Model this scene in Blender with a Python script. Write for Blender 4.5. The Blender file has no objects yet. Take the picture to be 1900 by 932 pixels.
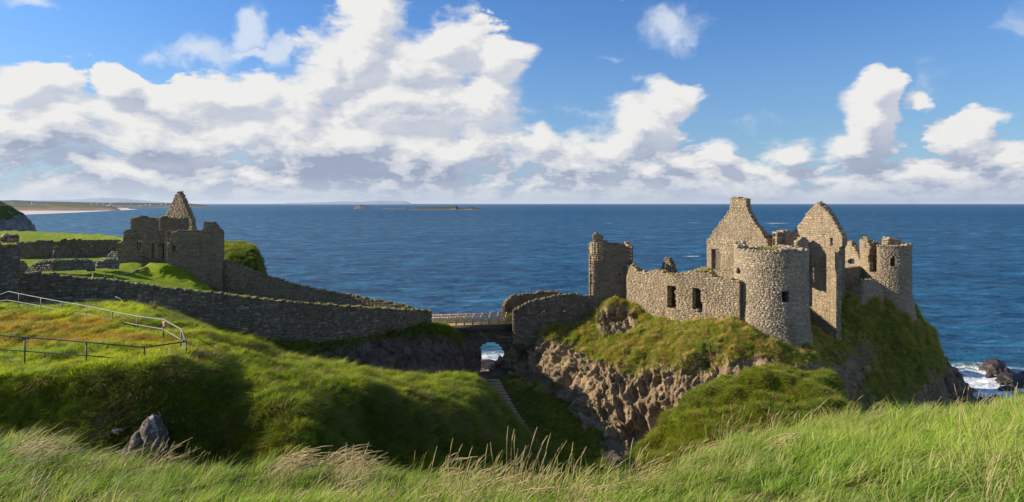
import bpy, math, random
import numpy as np
from mathutils import Vector, Matrix

# ------------------------------------------------------------------ camera, sky, sun, exposure
F, CU, CV, Z0 = 1200.0, 950.0, 378.0, 33.0      # focal length in photo pixels, horizon row, eye height above the sea
SUN_AZ, SUN_EL = math.radians(-81), math.radians(25)
scene = bpy.context.scene
C = scene.collection
rng = np.random.default_rng(7)
random.seed(7)

cam = bpy.data.cameras.new('camera')
cam_o = bpy.data.objects.new('camera', cam); C.objects.link(cam_o)
cam.sensor_width = 36; cam.lens = 36 * F / 1900
cam.shift_y = -(466 - CV) / 1900
cam.clip_start = 0.1; cam.clip_end = 200000
cam_o.location = (0, 0, Z0); cam_o.rotation_euler = (math.pi / 2, 0, 0)
scene.camera = cam_o
scene.render.engine = 'CYCLES'
scene.view_settings.view_transform = 'Standard'
scene.view_settings.look = 'None'
scene.view_settings.exposure = 0.5
scene.view_settings.gamma = 1
scene.cycles.max_bounces = 6
scene.cycles.transparent_max_bounces = 8

sun = bpy.data.lights.new('sun', 'SUN'); sun.energy = 5.0; sun.angle = math.radians(0.5); sun.color = (1.0, 0.90, 0.74)
sun_o = bpy.data.objects.new('sun', sun); C.objects.link(sun_o)
SD = Vector((math.sin(SUN_AZ) * math.cos(SUN_EL), math.cos(SUN_AZ) * math.cos(SUN_EL), math.sin(SUN_EL)))
sun_o.rotation_euler = SD.to_track_quat('Z', 'Y').to_euler()
sun_o.location = (-60, 20, 90)


class NT:
    """small helper for writing node trees as expressions"""
    def __init__(self, tree): self.t = tree
    def new(self, typ, ins=None, **kw):
        n = self.t.nodes.new(typ)
        for k, v in kw.items(): setattr(n, k, v)
        for k, v in (ins or {}).items(): self.set(n.inputs[k], v)
        return n
    def set(self, sock, v):
        if isinstance(v, bpy.types.NodeSocket): self.t.links.new(v, sock)
        elif isinstance(v, bpy.types.Node): self.t.links.new(v.outputs[0], sock)
        else:
            if sock.type == 'RGBA' and len(v) == 3: v = tuple(v) + (1,)
            sock.default_value = v
    def m(self, op, a, b=0.0, c=None, clamp=False):
        n = self.new('ShaderNodeMath', operation=op, use_clamp=clamp)
        self.set(n.inputs[0], a); self.set(n.inputs[1], b)
        if c is not None: self.set(n.inputs[2], c)
        return n.outputs[0]
    def vm(self, op, a, b=None):
        n = self.new('ShaderNodeVectorMath', operation=op)
        self.set(n.inputs[0], a)
        if b is not None: self.set(n.inputs[3 if op == 'SCALE' else 1], b)
        return n.outputs['Value'] if op in ('LENGTH', 'DOT_PRODUCT', 'DISTANCE') else n.outputs[0]
    def ss(self, x, a, b, t0=0.0, t1=1.0, kind='SMOOTHSTEP'):
        n = self.new('ShaderNodeMapRange', interpolation_type=kind)
        self.set(n.inputs['Value'], x)
        for k, v in (('From Min', a), ('From Max', b), ('To Min', t0), ('To Max', t1)): self.set(n.inputs[k], v)
        return n.outputs[0]
    def mix(self, f, a, b, mode='MIX'):
        n = self.new('ShaderNodeMix', data_type='RGBA', blend_type=mode, clamp_factor=True)
        self.set(n.inputs[0], f); self.set(n.inputs[6], a); self.set(n.inputs[7], b)
        return n.outputs[2]
    def noise(self, vec, scale, detail=4, rough=0.55, dist=0.0, color=False):
        n = self.new('ShaderNodeTexNoise', {'Vector': vec, 'Scale': scale, 'Detail': detail, 'Roughness': rough, 'Distortion': dist})
        return n.outputs['Color' if color else 'Fac']
    def vor(self, vec, scale, out='Distance', feature='F1', rand=1.0, **kw):
        n = self.new('ShaderNodeTexVoronoi', {'Vector': vec, 'Scale': scale, 'Randomness': rand}, feature=feature, **kw)
        return n.outputs[out]
    def map(self, vec, loc=(0, 0, 0), rot=(0, 0, 0), scale=(1, 1, 1)):
        return self.new('ShaderNodeMapping', {'Vector': vec, 'Location': loc, 'Rotation': rot, 'Scale': scale}).outputs[0]
    def blob(self, vec, cx, cy, rx, ry):
        mp = self.map(vec, (-cx / rx, -cy / ry, 0), (0, 0, 0), (1 / rx, 1 / ry, 0))
        g = self.new('ShaderNodeTexGradient', {'Vector': mp}, gradient_type='SPHERICAL')
        return g.outputs['Fac']


def px_dir(u, v):
    return math.atan2(u - CU, F), math.atan2(CV - v, math.hypot(F, u - CU))


def build_world():
    w = bpy.data.worlds.new('World'); scene.world = w; w.use_nodes = True
    w.cycles.sampling_method = 'MANUAL'; w.cycles.sample_map_resolution = 512
    # cloud field: (azimuth, elevation) blobs + fractal noise on the sky direction
    g = bpy.data.node_groups.new('cloud_field', 'ShaderNodeTree')
    g.interface.new_socket('Dir', in_out='INPUT', socket_type='NodeSocketVector')
    g.interface.new_socket('Field', in_out='OUTPUT', socket_type='NodeSocketFloat')
    n = NT(g)
    gi = n.new('NodeGroupInput'); go = n.new('NodeGroupOutput')
    d = gi.outputs[0]
    # warp the direction a little so blob outlines never read as ellipses
    wn = n.vm('SUBTRACT', n.noise(d, 7.0, 3, 0.5, color=True), (0.5, 0.5, 0.5))
    d2 = n.vm('ADD', d, n.vm('SCALE', wn, 0.10))
    sx = n.new('ShaderNodeSeparateXYZ', {0: d2})
    az = n.m('ARCTAN2', sx.outputs[0], sx.outputs[1])
    el = n.m('ARCSINE', sx.outputs[2])
    ae = n.new('ShaderNodeCombineXYZ', {0: az, 1: el}).outputs[0]
    blobs = [  # u, v, ru, rv, strength: the cumulus towers and banks
        (690, 60, 75, 75, 1), (660, 110, 90, 80, 1), (830, 75, 85, 55, 1), (770, 120, 120, 90, 1), (745, 190, 190, 110, 1),
        (935, 135, 55, 55, 1), (900, 200, 100, 75, 1), (600, 130, 75, 70, .9), (560, 190, 110, 60, .9),
        (60, 165, 110, 50, .95), (215, 150, 60, 36, .95), (300, 185, 140, 45, .9), (430, 180, 160, 50, .9), (80, 240, 230, 75, 1), (300, 250, 260, 80, 1),
        (600, 255, 300, 90, 1), (850, 280, 220, 70, 1), (1010, 265, 60, 40, .9), (1195, 235, 85, 55, 1), (1255, 192, 55, 34, 1), (1130, 265, 120, 48, .9),
        (1175, 215, 35, 35, .9), (1335, 295, 75, 28, .9), (1640, 175, 45, 45, 1), (1620, 225, 58, 60, 1), (1590, 275, 95, 36, .95),
        (1470, 275, 60, 30, .9), (1810, 235, 85, 45, .95), (1840, 278, 90, 36, .75), (1715, 190, 40, 24, .6), (1120, 300, 330, 45, .85), (1470, 318, 160, 30, .7), (1700, 312, 260, 40, .62), (1560, 350, 500, 22, .6),
        (250, 310, 420, 50, .9), (-300, 200, 300, 90, 1), (-700, 240, 300, 80, 1), (2300, 260, 300, 70, .9)]
    acc = None
    for (u, v, ru, rv, s) in blobs:
        a, e = px_dir(u, v)
        k = math.cos(a) ** 2 / F
        b = n.m('MULTIPLY', n.blob(ae, a, e, ru * k * 1.5, rv * math.cos(a) / F * 1.5), s * 1.25)
        acc = b if acc is None else n.new('ShaderNodeMath', {0: acc, 1: b, 2: 0.12}, operation='SMOOTH_MAX').outputs[0]
    # a low broken bank runs all round the horizon
    bank = n.ss(el, 0.12, 0.03, 0.0, 0.76)
    acc = n.m('MAXIMUM', acc, n.m('MULTIPLY', bank, 1.0))
    # unseen cloud cover overhead and behind, added to whiten the ambient light
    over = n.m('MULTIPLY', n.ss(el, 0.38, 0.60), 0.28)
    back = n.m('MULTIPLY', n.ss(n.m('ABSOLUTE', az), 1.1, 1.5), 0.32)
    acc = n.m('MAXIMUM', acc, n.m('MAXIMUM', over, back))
    sz = n.new('ShaderNodeSeparateXYZ', {0: d}).outputs[2]
    low = n.ss(sz, 0.13, 0.02)
    d3 = n.vm('MULTIPLY', n.vm('ADD', d, n.vm('SCALE', wn, 0.03)), (1, 1, 1.7))
    n1 = n.noise(d3, 7.0, 8, 0.60, 0.0)
    n2 = n.noise(n.vm('MULTIPLY', d3, (1, 1, 1.3)), 24.0, 8, 0.62, 0.0)
    bil = n.new('ShaderNodeTexVoronoi', {'Vector': d3, 'Scale': 13.0, 'Detail': 3.0, 'Roughness': 0.6, 'Lacunarity': 2.3}, feature='F1', normalize=True)
    f = n.m('ADD', n.m('MULTIPLY', acc, 1.05), n.m('MULTIPLY', n.m('SUBTRACT', n1, 0.5), 1.15))
    f = n.m('ADD', f, n.m('MULTIPLY', n.m('SUBTRACT', 0.42, bil.outputs['Distance']), 0.52))
    f = n.m('ADD', f, n.m('MULTIPLY', n.m('SUBTRACT', n2, 0.5), n.m('ADD', 0.95, n.m('MULTIPLY', low, 0.7))))
    f = n.m('SUBTRACT', f, 0.42)
    n.set(go.inputs[0], f)

    n = NT(w.node_tree)
    bg = w.node_tree.nodes['Background']
    sky = n.new('ShaderNodeTexSky', sky_type='NISHITA', sun_disc=False, sun_elevation=SUN_EL, sun_rotation=SUN_AZ % (2 * math.pi), altitude=30, air_density=1.0, dust_density=0.35, ozone_density=2.0)
    tc = n.new('ShaderNodeTexCoord').outputs['Generated']
    d = n.vm('NORMALIZE', tc)
    sp = n.new('ShaderNodeSeparateXYZ', {0: d})
    el = sp.outputs[2]
    az = n.m('ARCTAN2', sp.outputs[0], sp.outputs[1])
    # deeper, clearer blue with height, as after rain
    tint = n.mix(n.ss(el, 0.0, 0.30), (0.62, 0.80, 1.0), (0.45, 0.73, 1.10))
    base = n.mix(1.0, sky.outputs[0], tint, 'MULTIPLY')
    base = n.mix(n.ss(el, 0.10, -0.01, 0, 0.8), base, (2.9, 4.1, 5.4))
    base = n.mix(n.ss(el, 0.30, 0.08, 0, 0.35), base, (1.5, 2.6, 4.3))
    def field(vec):
        gn = n.new('ShaderNodeGroup', node_tree=g); n.set(gn.inputs[0], vec); return gn.outputs[0]
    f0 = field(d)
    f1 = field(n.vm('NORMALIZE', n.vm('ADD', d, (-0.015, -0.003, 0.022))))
    edge = n.noise(d, 5.0, 3, 0.5)
    alpha = n.ss(f0, -0.03, n.ss(edge, 0.38, 0.62, 0.13, 0.55))
    diff = n.m('SUBTRACT', f0, f1)
    soft = n.noise(n.vm('MULTIPLY', d, (1, 1, 2.4)), 4.5, 5, 0.55)
    lit = n.m('ADD', n.m('MULTIPLY', n.m('MAXIMUM', diff, -0.17), 1.8), 0.69)
    lit = n.m('SUBTRACT', lit, n.ss(f0, 0.35, 1.2, 0.0, 0.25))
    # bases near the horizon lie in the shade of the cloud above
    lit = n.m('SUBTRACT', lit, n.ss(el, 0.13, 0.04, 0.0, 0.30))
    lit = n.m('ADD', lit, n.m('MULTIPLY', n.m('SUBTRACT', soft, 0.5), 0.75), clamp=True)
    r = n.new('ShaderNodeValToRGB', {0: lit})
    cr = r.color_ramp; cr.elements[0].position = 0.0; cr.elements[0].color = (2.3, 2.75, 3.7, 1)
    cr.elements[1].position = 1.0; cr.elements[1].color = (6.1, 6.05, 5.95, 1)
    e = cr.elements.new(0.38); e.color = (4.2, 4.4, 5.0, 1)
    e = cr.elements.new(0.68); e.color = (5.0, 5.1, 5.3, 1)
    # distance pales the low clouds
    ccol = n.mix(n.ss(el, 0.045, 0.0, 0, 0.8), r.outputs[0], (3.9, 4.4, 5.1))
    out = n.mix(alpha, base, ccol)
    # thin torn wisps higher up
    thin = None
    dw = n.vm('ADD', d, n.vm('SCALE', n.vm('SUBTRACT', n.noise(d, 9.0, 4, 0.6, color=True), (0.5, 0.5, 0.5)), 0.11))
    s2 = n.new('ShaderNodeSeparateXYZ', {0: dw})
    ae = n.new('ShaderNodeCombineXYZ', {0: n.m('ARCTAN2', s2.outputs[0], s2.outputs[1]), 1: n.m('ARCSINE', s2.outputs[2])}).outputs[0]
    for (u, v, ru, rv, s) in [(465, 55, 42, 36, 1), (385, 100, 85, 34, .9), (300, 105, 50, 18, .6), (520, 105, 26, 40, 1), (465, 95, 90, 12, .8), (1258, 58, 70, 36, .7),
                              (60, 12, 75, 16, .7), (1100, 208, 75, 16, .5), (1185, 145, 50, 20, .5), (1130, 113, 35, 12, .5), (1392, 232, 60, 26, .5), (1880, 50, 60, 40, .4), (1720, 150, 60, 60, .35), (2150, 90, 120, 40, .5), (-200, 60, 150, 30, .6)]:
        a, e_ = px_dir(u, v); k = math.cos(a) ** 2 / F
        b = n.m('MULTIPLY', n.blob(ae, a, e_, ru * k * 1.35, rv * math.cos(a) / F * 1.35), s)
        thin = b if thin is None else n.m('MAXIMUM', thin, b)
    tn = n.noise(n.vm('MULTIPLY', dw, (1, 1, 2.2)), 11, 6, 0.62)
    ta = n.m('MULTIPLY', n.ss(n.m('ADD', thin, n.m('MULTIPLY', n.m('SUBTRACT', tn, 0.5), 1.1)), 0.15, 0.75), n.ss(thin, 0.0, 0.3))
    out = n.mix(n.m('MULTIPLY', ta, 0.85), out, (5.0, 5.5, 6.3))
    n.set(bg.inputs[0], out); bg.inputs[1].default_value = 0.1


build_world()

# ------------------------------------------------------------------ helpers
def P(u, v, Y):
    return np.array([(u - CU) / F * Y, Y, Z0 - (v - CV) / F * Y])


def h3(i, j, k):
    i = i.astype(np.uint32); j = j.astype(np.uint32); k = k.astype(np.uint32)
    h = i * np.uint32(374761393) + j * np.uint32(668265263) + k * np.uint32(2147483647 - 1274126177)
    h = (h ^ (h >> np.uint32(13))) * np.uint32(1274126177)
    h = h ^ (h >> np.uint32(16))
    return (h & np.uint32(0xffffff)).astype(np.float64) / 0xffffff


def vnoise(p):
    p = np.asarray(p, float)
    b = np.floor(p); f = p - b; f = f * f * (3 - 2 * f)
    b = b.astype(np.int64)
    r = 0
    for di in (0, 1):
        for dj in (0, 1):
            for dk in (0, 1):
                w = (f[..., 0] if di else 1 - f[..., 0]) * (f[..., 1] if dj else 1 - f[..., 1]) * (f[..., 2] if dk else 1 - f[..., 2])
                r = r + w * h3(b[..., 0] + di, b[..., 1] + dj, b[..., 2] + dk)
    return r * 2 - 1


def fbm(p, octv=4, gain=0.5, ridged=False):
    p = np.asarray(p, float); a = 1.0; r = 0; t = 0
    for o in range(octv):
        q = vnoise(p + 17.3 * o)
        if ridged: q = 1 - 2 * np.abs(q)
        r = r + a * q; t += a; a *= gain; p = p * 2.03
    return r / t


def voro(p):
    """distance to nearest jittered cell point and cell id, for rock blocks"""
    p = np.asarray(p, float); b = np.floor(p).astype(np.int64)
    d1 = np.full(p.shape[:-1], 9.0); d2 = d1.copy(); idv = np.zeros(p.shape[:-1])
    for i in (-1, 0, 1):
        for j in (-1, 0, 1):
            for k in (-1, 0, 1):
                c = b + np.array([i, j, k])
                q = c + np.stack([h3(c[..., 0], c[..., 1], c[..., 2]), h3(c[..., 1] + 7, c[..., 2], c[..., 0]), h3(c[..., 2], c[..., 0] + 5, c[..., 1])], -1)
                d = np.linalg.norm(q - p, axis=-1)
                near = d < d1
                d2 = np.where(near, d1, np.minimum(d2, d)); idv = np.where(near, h3(c[..., 0] + 3, c[..., 1], c[..., 2] + 9), idv)
                d1 = np.where(near, d, d1)
    return d1, d2, idv


def tag(o, label=None, cat=None, group=None, kind=None):
    if label: o['label'] = label
    if cat: o['category'] = cat
    if group: o['group'] = group
    if kind: o['kind'] = kind
    return o


def empty(name, label, cat, loc=(0, 0, 0), group=None):
    o = bpy.data.objects.new(name, None); C.objects.link(o); o.location = loc
    return tag(o, label, cat, group)


def mesh_obj(name, verts, faces, mats, parent=None, smooth=False, attrs=None, world=True):
    """faces: (n,4) or (n,3) int array or list of both"""
    me = bpy.data.meshes.new(name)
    verts = np.asarray(verts, np.float32).reshape(-1, 3)
    if parent is not None and world:
        verts = verts - np.array(parent.matrix_basis.translation if parent.parent is None else parent.parent.matrix_basis.translation, np.float32)
    arrs = faces if isinstance(faces, list) and len(faces) and isinstance(faces[0], np.ndarray) else [np.asarray(faces, np.int64)]
    arrs = [a for a in arrs if len(a)]
    loops = np.concatenate([a.ravel() for a in arrs]).astype(np.int32)
    tot = np.concatenate([np.full(len(a), a.shape[1]) for a in arrs]).astype(np.int32)
    start = np.concatenate([[0], np.cumsum(tot)[:-1]]).astype(np.int32)
    me.vertices.add(len(verts)); me.vertices.foreach_set('co', verts.ravel())
    me.loops.add(len(loops)); me.loops.foreach_set('vertex_index', loops)
    me.polygons.add(len(tot)); me.polygons.foreach_set('loop_start', start)
    try: me.polygons.foreach_set('loop_total', tot)
    except Exception: pass
    for k, v in (attrs or {}).items():
        v = np.asarray(v, np.float32)
        if v.ndim == 1:
            a = me.attributes.new(k, 'FLOAT', 'POINT'); a.data.foreach_set('value', v)
        else:
            if v.shape[1] == 3: v = np.concatenate([v, np.ones((len(v), 1), np.float32)], 1)
            a = me.attributes.new(k, 'FLOAT_COLOR', 'POINT'); a.data.foreach_set('color', v.ravel())
    me.update(calc_edges=True); me.validate()
    if smooth: me.polygons.foreach_set('use_smooth', np.ones(len(tot), bool))
    for m in (mats if isinstance(mats, (list, tuple)) else [mats]): me.materials.append(m)
    o = bpy.data.objects.new(name, me); C.objects.link(o)
    if parent is not None: o.parent = parent
    return o


class MB:
    """collects boxes and tubes into one mesh"""
    def __init__(self): self.v = []; self.f4 = []; self.n = 0; self.f3 = []
    def add(self, v, f):
        for q in f: (self.f4 if len(q) == 4 else self.f3).append([i + self.n for i in q])
        self.v += [tuple(x) for x in v]; self.n += len(v)
    def hexa(self, c):
        self.add(c, [(3, 2, 1, 0), (4, 5, 6, 7), (0, 1, 5, 4), (1, 2, 6, 5), (2, 3, 7, 6), (3, 0, 4, 7)])
    def box(self, c, s, rz=0.0, jit=0.0):
        cr, sr = math.cos(rz), math.sin(rz); pts = []
        for dz in (-.5, .5):
            for dx, dy in ((-.5, -.5), (.5, -.5), (.5, .5), (-.5, .5)):
                x, y = dx * s[0], dy * s[1]
                j = [random.uniform(-jit, jit) for _ in range(3)]
                pts.append((c[0] + x * cr - y * sr + j[0], c[1] + x * sr + y * cr + j[1], c[2] + dz * s[2] + j[2]))
        self.hexa(pts)
    def tube(self, pts, r, n=8, cap=True):
        pts = [Vector(p) for p in pts]; base = self.n; rings = []
        rr = r if isinstance(r, (list, tuple)) else [r] * len(pts)
        for i, p in enumerate(pts):
            t = (pts[min(i + 1, len(pts) - 1)] - pts[max(i - 1, 0)]).normalized()
            a = t.cross(Vector((0, 0, 1)) if abs(t.z) < 0.9 else Vector((1, 0, 0))).normalized(); b = t.cross(a)
            rings.append([p + (a * math.cos(2 * math.pi * k / n) + b * math.sin(2 * math.pi * k / n)) * rr[i] for k in range(n)])
        v = [q for ring in rings for q in ring]; f = []
        for i in range(len(pts) - 1):
            for k in range(n): f.append((i * n + k, i * n + (k + 1) % n, (i + 1) * n + (k + 1) % n, (i + 1) * n + k))
        if cap:
            v += [pts[0], pts[-1]]; c0 = len(v) - 2
            for k in range(n):
                f.append((c0, (k + 1) % n, k)); f.append((c0 + 1, (len(pts) - 1) * n + k, (len(pts) - 1) * n + (k + 1) % n))
        self.add(v, f)
    def build(self, name, mat, parent=None, smooth=False, attrs=None):
        fs = []
        if self.f4: fs.append(np.array(self.f4))
        if self.f3: fs.append(np.array(self.f3))
        return mesh_obj(name, self.v, fs, mat, parent, smooth, attrs)


# ------------------------------------------------------------------ materials
def new_mat(name):
    m = bpy.data.materials.new(name); m.use_nodes = True
    n = NT(m.node_tree)
    b = m.node_tree.nodes['Principled BSDF']
    return m, n, b


def wpos(n): return n.new('ShaderNodeNewGeometry').outputs['Position']
def attr(n, name, out='Fac'): return n.new('ShaderNodeAttribute', attribute_name=name).outputs[out]
def bump(n, b, h, dist, strength=1.0):
    bp = n.new('ShaderNodeBump', {'Height': h, 'Distance': dist, 'Strength': strength})
    n.set(b.inputs['Normal'], bp.outputs[0])


def stone_mat(name, tint=(1, 1, 1), lichen=0.3, moss=0.3):
    m, n, b = new_mat(name); p = wpos(n)
    col = attr(n, 'col', 'Color')
    col = n.mix(1.0, col, tint, 'MULTIPLY')
    patch = n.noise(p, 0.9, 5, 0.62)
    col = n.mix(n.ss(patch, 0.52, 0.70, 0.0, 0.55), col, n.mix(1.0, col, (1.45, 1.40, 1.30), 'MULTIPLY'))
    col = n.mix(n.ss(n.noise(n.map(p, (3, 8, 1), (0, 0, 0), (1, 1, 0.35)), 0.8, 5, 0.6), 0.52, 0.68, 0.0, 0.6), col, n.mix(1.0, col, (0.52, 0.50, 0.50), 'MULTIPLY'))
    big = n.noise(p, 0.35, 4, 0.6)
    col = n.mix(n.ss(big, 0.35, 0.7, 0.0, 0.45), col, n.mix(1.0, col, (0.62, 0.60, 0.60), 'MULTIPLY'))
    fine = n.noise(p, 9, 5, 0.65)
    col = n.mix(1.0, col, n.mix(fine, (0.78, 0.78, 0.78), (1.22, 1.21, 1.19)), 'MULTIPLY')
    li = n.m('MULTIPLY', n.ss(n.noise(p, 1.4, 6, 0.7), 0.56, 0.68), lichen)
    col = n.mix(li, col, (0.42, 0.41, 0.35))
    nz = n.new('ShaderNodeSeparateXYZ', {0: n.new('ShaderNodeNewGeometry').outputs['Normal']}).outputs[2]
    mo = n.m('MULTIPLY', n.ss(n.m('ADD', nz, n.m('MULTIPLY', n.m('SUBTRACT', n.noise(p, 1.1, 4), 0.5), 1.6)), 0.35, 0.95), moss)
    col = n.mix(mo, col, (0.13, 0.13, 0.035))
    n.set(b.inputs['Base Color'], col); b.inputs['Roughness'].default_value = 0.92
    b.inputs['Specular IOR Level'].default_value = 0.2
    bump(n, b, n.noise(p, 6, 4, 0.6), 0.004)
    return m


def core_mat(name, c=(0.16, 0.13, 0.095)):
    m, n, b = new_mat(name); p = wpos(n)
    d = n.vor(p, 3.2, feature='DISTANCE_TO_EDGE')
    rv = n.vor(p, 3.2, 'Color')
    col = n.mix(n.ss(d, 0.0, 0.09), tuple(x * 0.45 for x in c), c)
    col = n.mix(1.0, col, n.mix(0.5, (1, 1, 1), n.mix(0.8, rv, (0.8, 0.8, 0.8))), 'MULTIPLY')
    col = n.mix(n.ss(n.noise(p, 5, 5, 0.7), 0.4, 0.7, 0, 0.6), col, tuple(x * 1.6 for x in c))
    n.set(b.inputs['Base Color'], col); b.inputs['Roughness'].default_value = 0.95
    b.inputs['Specular IOR Level'].default_value = 0.15
    bump(n, b, n.m('ADD', n.ss(d, 0, 0.12), n.m('MULTIPLY', n.noise(p, 8, 4), 0.5)), 0.008)
    return m


def turf_colour(n, p, a, bcol, dry, orange_patch=False, dr=(0.45, 0.75, 0.6)):
    c = n.mix(n.ss(n.noise(p, 0.22, 5, 0.6), 0.35, 0.68), a, bcol)
    c = n.mix(n.ss(n.noise(n.map(p, scale=(1, 1, 0.6)), 1.3, 4, 0.6), dr[0], dr[1], 0, dr[2]), c, dry)
    if orange_patch:
        # sorrel and bent grass in flower: a reddish drift across the meadow inside the railing
        o = None
        for (x, y, rx, ry) in ((-27, 37, 8, 4.5), (-22, 33.5, 8, 3.0), (-33, 39, 9, 5), (-15.5, 30.5, 4, 1.8)):
            q = n.blob(p, x, y, rx, ry); o = q if o is None else n.m('MAXIMUM', o, q)
        o = n.ss(n.m('ADD', o, n.m('MULTIPLY', n.m('SUBTRACT', n.noise(p, 0.55, 5, 0.65), 0.5), 0.9)), 0.22, 0.62, 0, 0.85)
        c = n.mix(o, c, (0.46, 0.21, 0.035))
    return c


GA, GB, DRY = (0.22, 0.34, 0.006), (0.45, 0.50, 0.008), (0.44, 0.40, 0.07)


def ground_mat(name, rock=(0.105, 0.082, 0.062), ga=GA, gb=GB, dry=DRY, orange=False, rough_scale=1.0, dark=0.75, dr=(0.45, 0.75, 0.6)):
    m, n, b = new_mat(name); p = wpos(n)
    g = attr(n, 'g')
    nz = n.new('ShaderNodeSeparateXYZ', {0: n.new('ShaderNodeNewGeometry').outputs['Normal']}).outputs[2]
    gn = n.m('ADD', g, n.m('MULTIPLY', n.m('SUBTRACT', n.noise(p, 0.9, 6, 0.65), 0.5), 0.9))
    gn = n.m('ADD', gn, n.m('MULTIPLY', n.m('SUBTRACT', nz, 0.5), 0.35))
    gm = n.ss(gn, 0.42, 0.58)
    t = turf_colour(n, p, ga, gb, dry, orange, dr)
    t = n.mix(1.0, t, (dark, dark, dark), 'MULTIPLY')
    t = n.mix(n.ss(n.noise(p, 7, 4, 0.7), 0.38, 0.7, 0, 0.5), t, n.mix(1.0, t, (0.45, 0.5, 0.5), 'MULTIPLY'))
    st = n.map(p, scale=(1, 1, 0.55))
    vd = n.vor(st, 0.9 * rough_scale, feature='DISTANCE_TO_EDGE'); vc = n.vor(st, 0.9 * rough_scale, 'Color')
    rk = n.mix(n.noise(p, 0.5, 6, 0.65), tuple(x * 0.55 for x in rock), tuple(x * 1.9 for x in rock))
    rk = n.mix(1.0, rk, n.mix(n.new('ShaderNodeSeparateColor', {0: vc}).outputs[0], (0.7, 0.7, 0.7), (1.25, 1.22, 1.18)), 'MULTIPLY')
    rk = n.mix(n.ss(vd, 0.0, 0.04, 0.2, 0), rk, (0.03, 0.024, 0.02))
    rk = n.mix(n.ss(n.noise(p, 2.6, 6, 0.72), 0.58, 0.70, 0, 0.6), rk, (0.30, 0.265, 0.19))
    rk = n.mix(n.ss(n.noise(p, 0.33, 4, 0.6), 0.56, 0.7, 0, 0.5), rk, (0.15, 0.09, 0.055))
    col = n.mix(gm, rk, t)
    n.set(b.inputs['Base Color'], col); b.inputs['Roughness'].default_value = 0.95
    b.inputs['Specular IOR Level'].default_value = 0.15
    hr = n.m('ADD', n.m('MULTIPLY', n.ss(vd, 0, 0.15), 0.5), n.noise(p, 3.2, 7, 0.7))
    ht = n.m('MULTIPLY', n.noise(p, 6, 6, 0.75), 0.8)
    hh = n.m('ADD', n.m('MULTIPLY', n.m('SUBTRACT', 1.0, gm), hr), n.m('MULTIPLY', gm, ht))
    bump(n, b, hh, 0.20)
    return m


def blade_mat(name, ga=GA, gb=GB, dry=DRY, orange=False, tipc=(0.42, 0.42, 0.06), tipamt=0.35, transl=0.35, rnd=0.6, dr=(0.45, 0.75, 0.6)):
    m, n, b = new_mat(name); p = wpos(n)
    nt = m.node_tree
    h = attr(n, 'h'); r = attr(n, 'r')
    oi = n.new('ShaderNodeObjectInfo').outputs['Random']
    c = turf_colour(n, p, ga, gb, dry, orange, dr)
    c = n.mix(n.m('MULTIPLY', n.ss(n.m('ADD', r, n.m('MULTIPLY', oi, 0.6)), 0.7, 1.4), rnd), c, dry)
    c = n.mix(n.m('MULTIPLY', n.ss(h, 0.35, 1.0), tipamt), c, tipc)
    c = n.mix(n.ss(h, 0.0, 0.45, 0.4, 0.0), c, n.mix(1.0, c, (0.50, 0.50, 0.42), 'MULTIPLY'))   # dead brown-green sheaths at the root
    n.set(b.inputs['Base Color'], c); b.inputs['Roughness'].default_value = 0.55
    b.inputs['Specular IOR Level'].default_value = 0.25
    tr = n.new('ShaderNodeBsdfTranslucent'); n.set(tr.inputs[0], n.mix(1.0, c, (1.25, 1.3, 0.7), 'MULTIPLY'))
    mx = n.new('ShaderNodeMixShader', {0: transl}); n.set(mx.inputs[1], b.outputs[0]); n.set(mx.inputs[2], tr.outputs[0])
    out = [x for x in nt.nodes if x.type == 'OUTPUT_MATERIAL'][0]
    n.set(out.inputs[0], mx.outputs[0])
    return m


def plain_mat(name, c, rough=0.7, metal=0.0, scale=8.0, var=0.35, bumpd=0.01):
    m, n, b = new_mat(name); tc = n.new('ShaderNodeTexCoord').outputs['Object']
    q = n.noise(tc, scale, 5, 0.65)
    n.set(b.inputs['Base Color'], n.mix(q, tuple(x * (1 - var) for x in c), tuple(min(1, x * (1 + var)) for x in c)))
    b.inputs['Roughness'].default_value = rough; b.inputs['Metallic'].default_value = metal
    if bumpd: bump(n, b, q, bumpd)
    return m


M_stone = stone_mat('warm_castle_stone')
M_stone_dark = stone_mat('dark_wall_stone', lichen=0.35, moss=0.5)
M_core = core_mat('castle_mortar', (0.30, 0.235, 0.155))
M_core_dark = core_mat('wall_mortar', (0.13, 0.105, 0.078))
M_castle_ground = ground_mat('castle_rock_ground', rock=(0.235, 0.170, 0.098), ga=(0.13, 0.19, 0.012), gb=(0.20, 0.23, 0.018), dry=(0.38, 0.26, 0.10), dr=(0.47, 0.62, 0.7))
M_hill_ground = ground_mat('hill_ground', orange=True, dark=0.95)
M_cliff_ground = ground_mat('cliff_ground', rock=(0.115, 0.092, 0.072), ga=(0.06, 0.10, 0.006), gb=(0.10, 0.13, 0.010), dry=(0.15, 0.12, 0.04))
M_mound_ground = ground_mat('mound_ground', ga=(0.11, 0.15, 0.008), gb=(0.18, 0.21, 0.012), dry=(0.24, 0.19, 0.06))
M_blade_hill = blade_mat('hill_grass_blades', orange=True, transl=0.5)
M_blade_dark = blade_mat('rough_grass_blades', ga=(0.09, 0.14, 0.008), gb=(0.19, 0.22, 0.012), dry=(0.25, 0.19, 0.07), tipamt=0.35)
M_blade_castle = blade_mat('castle_slope_blades', ga=(0.17, 0.31, 0.010), gb=(0.34, 0.42, 0.020), dry=(0.66, 0.45, 0.16), tipc=(0.62, 0.44, 0.17), tipamt=0.45, rnd=0.8, dr=(0.47, 0.60, 0.85))
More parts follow.
